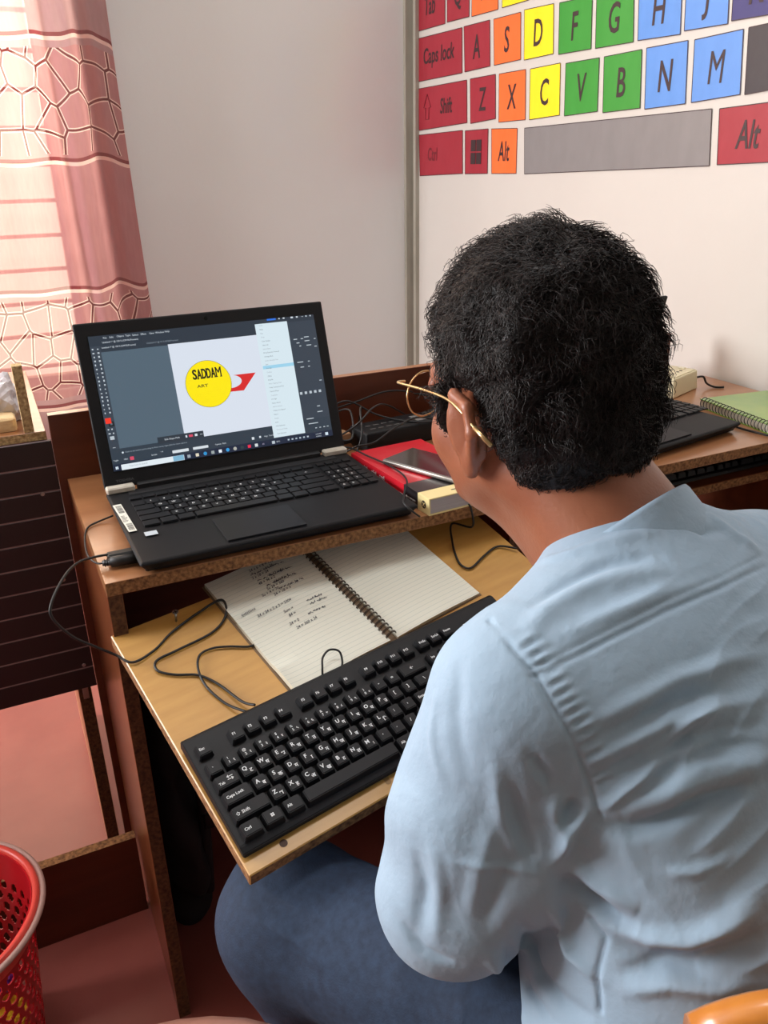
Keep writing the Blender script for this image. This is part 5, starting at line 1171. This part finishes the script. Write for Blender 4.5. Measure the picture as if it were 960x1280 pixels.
def subdiv(V, F):
    me = np_mesh(V, F); o = bpy.data.objects.new('t', me); COL.objects.link(o); md = o.modifiers.new('s', 'SUBSURF'); md.levels = 1
    dg = bpy.context.evaluated_depsgraph_get(); m2 = bpy.data.meshes.new_from_object(o.evaluated_get(dg)); bpy.data.objects.remove(o)
    v = np.empty(len(m2.vertices) * 3, np.float32); m2.vertices.foreach_get('co', v); q = np.empty(len(m2.loops), np.int32); m2.loops.foreach_get('vertex_index', q)
    return v.reshape(-1, 3).astype(float), q.reshape(-1, 4)
shv, shf = subdiv(shv, shf); shn = vnormals(shv, shf)
tl_ = (shv - MS) @ TR
def ridged(x): return 1 - 2 * np.abs(np.sin(x)) ** .8                        # narrow crests, broad hollows
r_, b_, u_t = tl_[:, 0], tl_[:, 1], tl_[:, 2]
wv = np.sin(u_t * 62 + r_ * 34 + 1.8 * np.sin(r_ * 22 + u_t * 9)) * np.sin(r_ * 13 + 1 + u_t * 5)
on_back = np.clip((b_ - .02) / .03, 0, 1) * np.clip((r_ + .135) / .02, 0, 1)
pull = u_t - (r_ + .15) * .30 - .9 * (r_ + .15) ** 2                           # pull lines rise from the armhole over the back
warp = .010 * np.sin(r_ * 17 + u_t * 21) + .006 * np.sin(r_ * 41 - u_t * 13)
mid = np.clip((-.035 - pull) / .02, 0, 1) * np.clip((pull + .26) / .03, 0, 1)
patch = .5 + .5 * np.sin(r_ * 26 + u_t * 44 + 2 * np.sin(u_t * 19 + 1))
fine = ridged((pull + warp) * 118) * patch * .0013 + ridged((pull * .9 + warp * 1.6) * 61 + 1) * (1 - .5 * patch) * .0020
upper = np.clip((pull + .02) / .02, 0, 1)
fine2 = ridged((u_t - r_ * .18 + warp) * 70) * .0009 * patch
lowr = np.clip((-.22 - u_t) / .04, 0, 1)
sl_t = np.clip((-.13 - r_) / .03, 0, 1)
sleeve = ridged(r_ * 70 + .5 * np.sin(u_t * 30) + u_t * 14) * .0009 * (.5 + .5 * np.sin(u_t * 23 + r_ * 9)) + np.sin(u_t * 75 + r_ * 40 + 2 * np.sin(r_ * 50)) * .0006
shv = shv + shn * (wv * .0006 + fine * on_back * mid + fine2 * on_back * upper + lowr * (1 - sl_t) * ridged(u_t * 52 + r_ * 20 + 1.4 * np.sin(r_ * 14)) * .0018 + sleeve * sl_t)[:, None]
shv = bend_cloth(shv, shn, FOLDS)

shirt = mlink('shirt', np_mesh(shv, shf), M_sh)
# band collar
CN = u_(h(0, -.02, -.05) - NB)
ca = RH - CN * (RH @ CN); ca = u_(ca); cb = np.cross(CN, ca)
V = []; F = []; n = 60
for i in range(n):
    a = 2 * math.pi * i / n
    for r, z in ((.0700, -.050), (.0770, -.020), (.0765, .013), (.0755, .0170), (.0725, .0160), (.0660, -.030)):
        V.append(NB + CN * (.012 + z) + (ca * math.cos(a) + cb * math.sin(a) * 1.02) * r)
for i in range(n):
    for j in range(6): F.append((i * 6 + j, ((i + 1) % n) * 6 + j, ((i + 1) % n) * 6 + (j + 1) % 6, i * 6 + (j + 1) % 6))
me = bpy.data.meshes.new('m'); me.from_pydata([tuple(v) for v in V], [], F); me.shade_smooth(); link('collar', me, M_sh, shirt)
# ---- jeans and shoes
M_jn = mat('dark_blue_denim', srgb(44, 62, 88), .85, noise=(120, .35, srgb(26, 39, 60), (1, 1, 1)), bump=(500, .5, .0010))
f = Field((-.02, -.86, -.74), (.72, -.08, -.05), .0055)
f.cap(PV - RH * .06, PV + RH * .06, .130, .130, .05)
for a, b, c in ((HL, KL, AL), (HRt, KR, AR)):
    f.cap(a, b, .098, .070, .05); f.ell(b, (.072, .072, .070), .03); f.cap(b, c, .068, .056, .04); 
    f.cut(f.cap_d(c, c + (c - b) * .2, .040, .040), .004)
jv, jf = f.mesh(2); jn = vnormals(jv, jf)
jv, jf = subdiv(jv, jf); jn = vnormals(jv, jf)
w = (1 - 2 * np.abs(np.sin(jv[:, 0] * 30 + jv[:, 1] * 40 + jv[:, 2] * 26 + 1.6 * np.sin(jv[:, 2] * 40 + jv[:, 0] * 30)))) * .45 * (.5 + .5 * np.sin(jv[:, 0] * 21 - jv[:, 1] * 33)) + np.sin(jv[:, 2] * 90 + jv[:, 0] * 40) * .2
jv = jv + jn * (w * .0032)[:, None]
mlink('jeans', np_mesh(jv, jf), M_jn)
M_shoe = mat('brown_sandal', srgb(70, 44, 30), .5)
for A_, K_ in ((AL, KL), (AR, KR)):
    d = np.array([-.25, .97, 0.]) if A_ is AL else np.array([.1, .99, 0.]); d = u_(d); g = Field((A_[0] - .14, A_[1] - .12, FZ - .01), (A_[0] + .14, A_[1] + .26, FZ + .14), .005)
    g.cap(A_ + np.array([0, 0, -.04]) - d * .03, A_ + d * .15 + np.array([0, 0, -.055]), .040, .034, .03); g.cap(A_, A_ + np.array([0, 0, -.04]), .040, .042, .02)
    g.d = np.maximum(g.d, FZ + .001 - g.Z); v, q = g.mesh(1); mlink('shoe', np_mesh(v, q), M_shoe)
chair('varnished orange wooden chair behind the man, its top rail at the lower right corner', .512, -.588, -.384, M_org, .781)
# round stool whose seat edge peeks in at the bottom
so = thing('stool', 'wooden stool whose pale rounded seat edge shows at the bottom edge', 'stool', (-.125, -.572, FZ))
V = []; prf = [(0, .425), (.238, .425), (.248, .430), (.251, .440), (.248, .450), (.238, .455), (0, .457)]; 
bm = bmesh.new(); vs = [bm.verts.new((r, 0, z)) for r, z in prf]; es = [bm.edges.new((vs[i], vs[i + 1])) for i in range(len(vs) - 1)]
bmesh.ops.spin(bm, geom=vs + es, cent=(0, 0, 0), axis=(0, 0, 1), angle=2 * math.pi, steps=48, use_merge=True); bmesh.ops.remove_doubles(bm, verts=bm.verts, dist=1e-5)
for v in bm.verts:
    a = math.atan2(v.co.y, v.co.x); g_ = (abs(math.cos(a)) ** 2.4 + abs(math.sin(a)) ** 2.4) ** (-1 / 2.4); v.co.x *= g_; v.co.y *= g_
link('seat', bm_done(bm, True), mat('pale_brown_wood', srgb(176, 128, 112), .35, noise=(10, .4, srgb(150, 100, 84), (1, 5, 1)), coat=.4), so)
for i in range(4):
    a = math.pi / 4 + i * math.pi / 2; tube('leg', [(.15 * math.cos(a), .15 * math.sin(a), 0), (.11 * math.cos(a), .11 * math.sin(a), .428)], .013, M_lam, so, 10, 0)
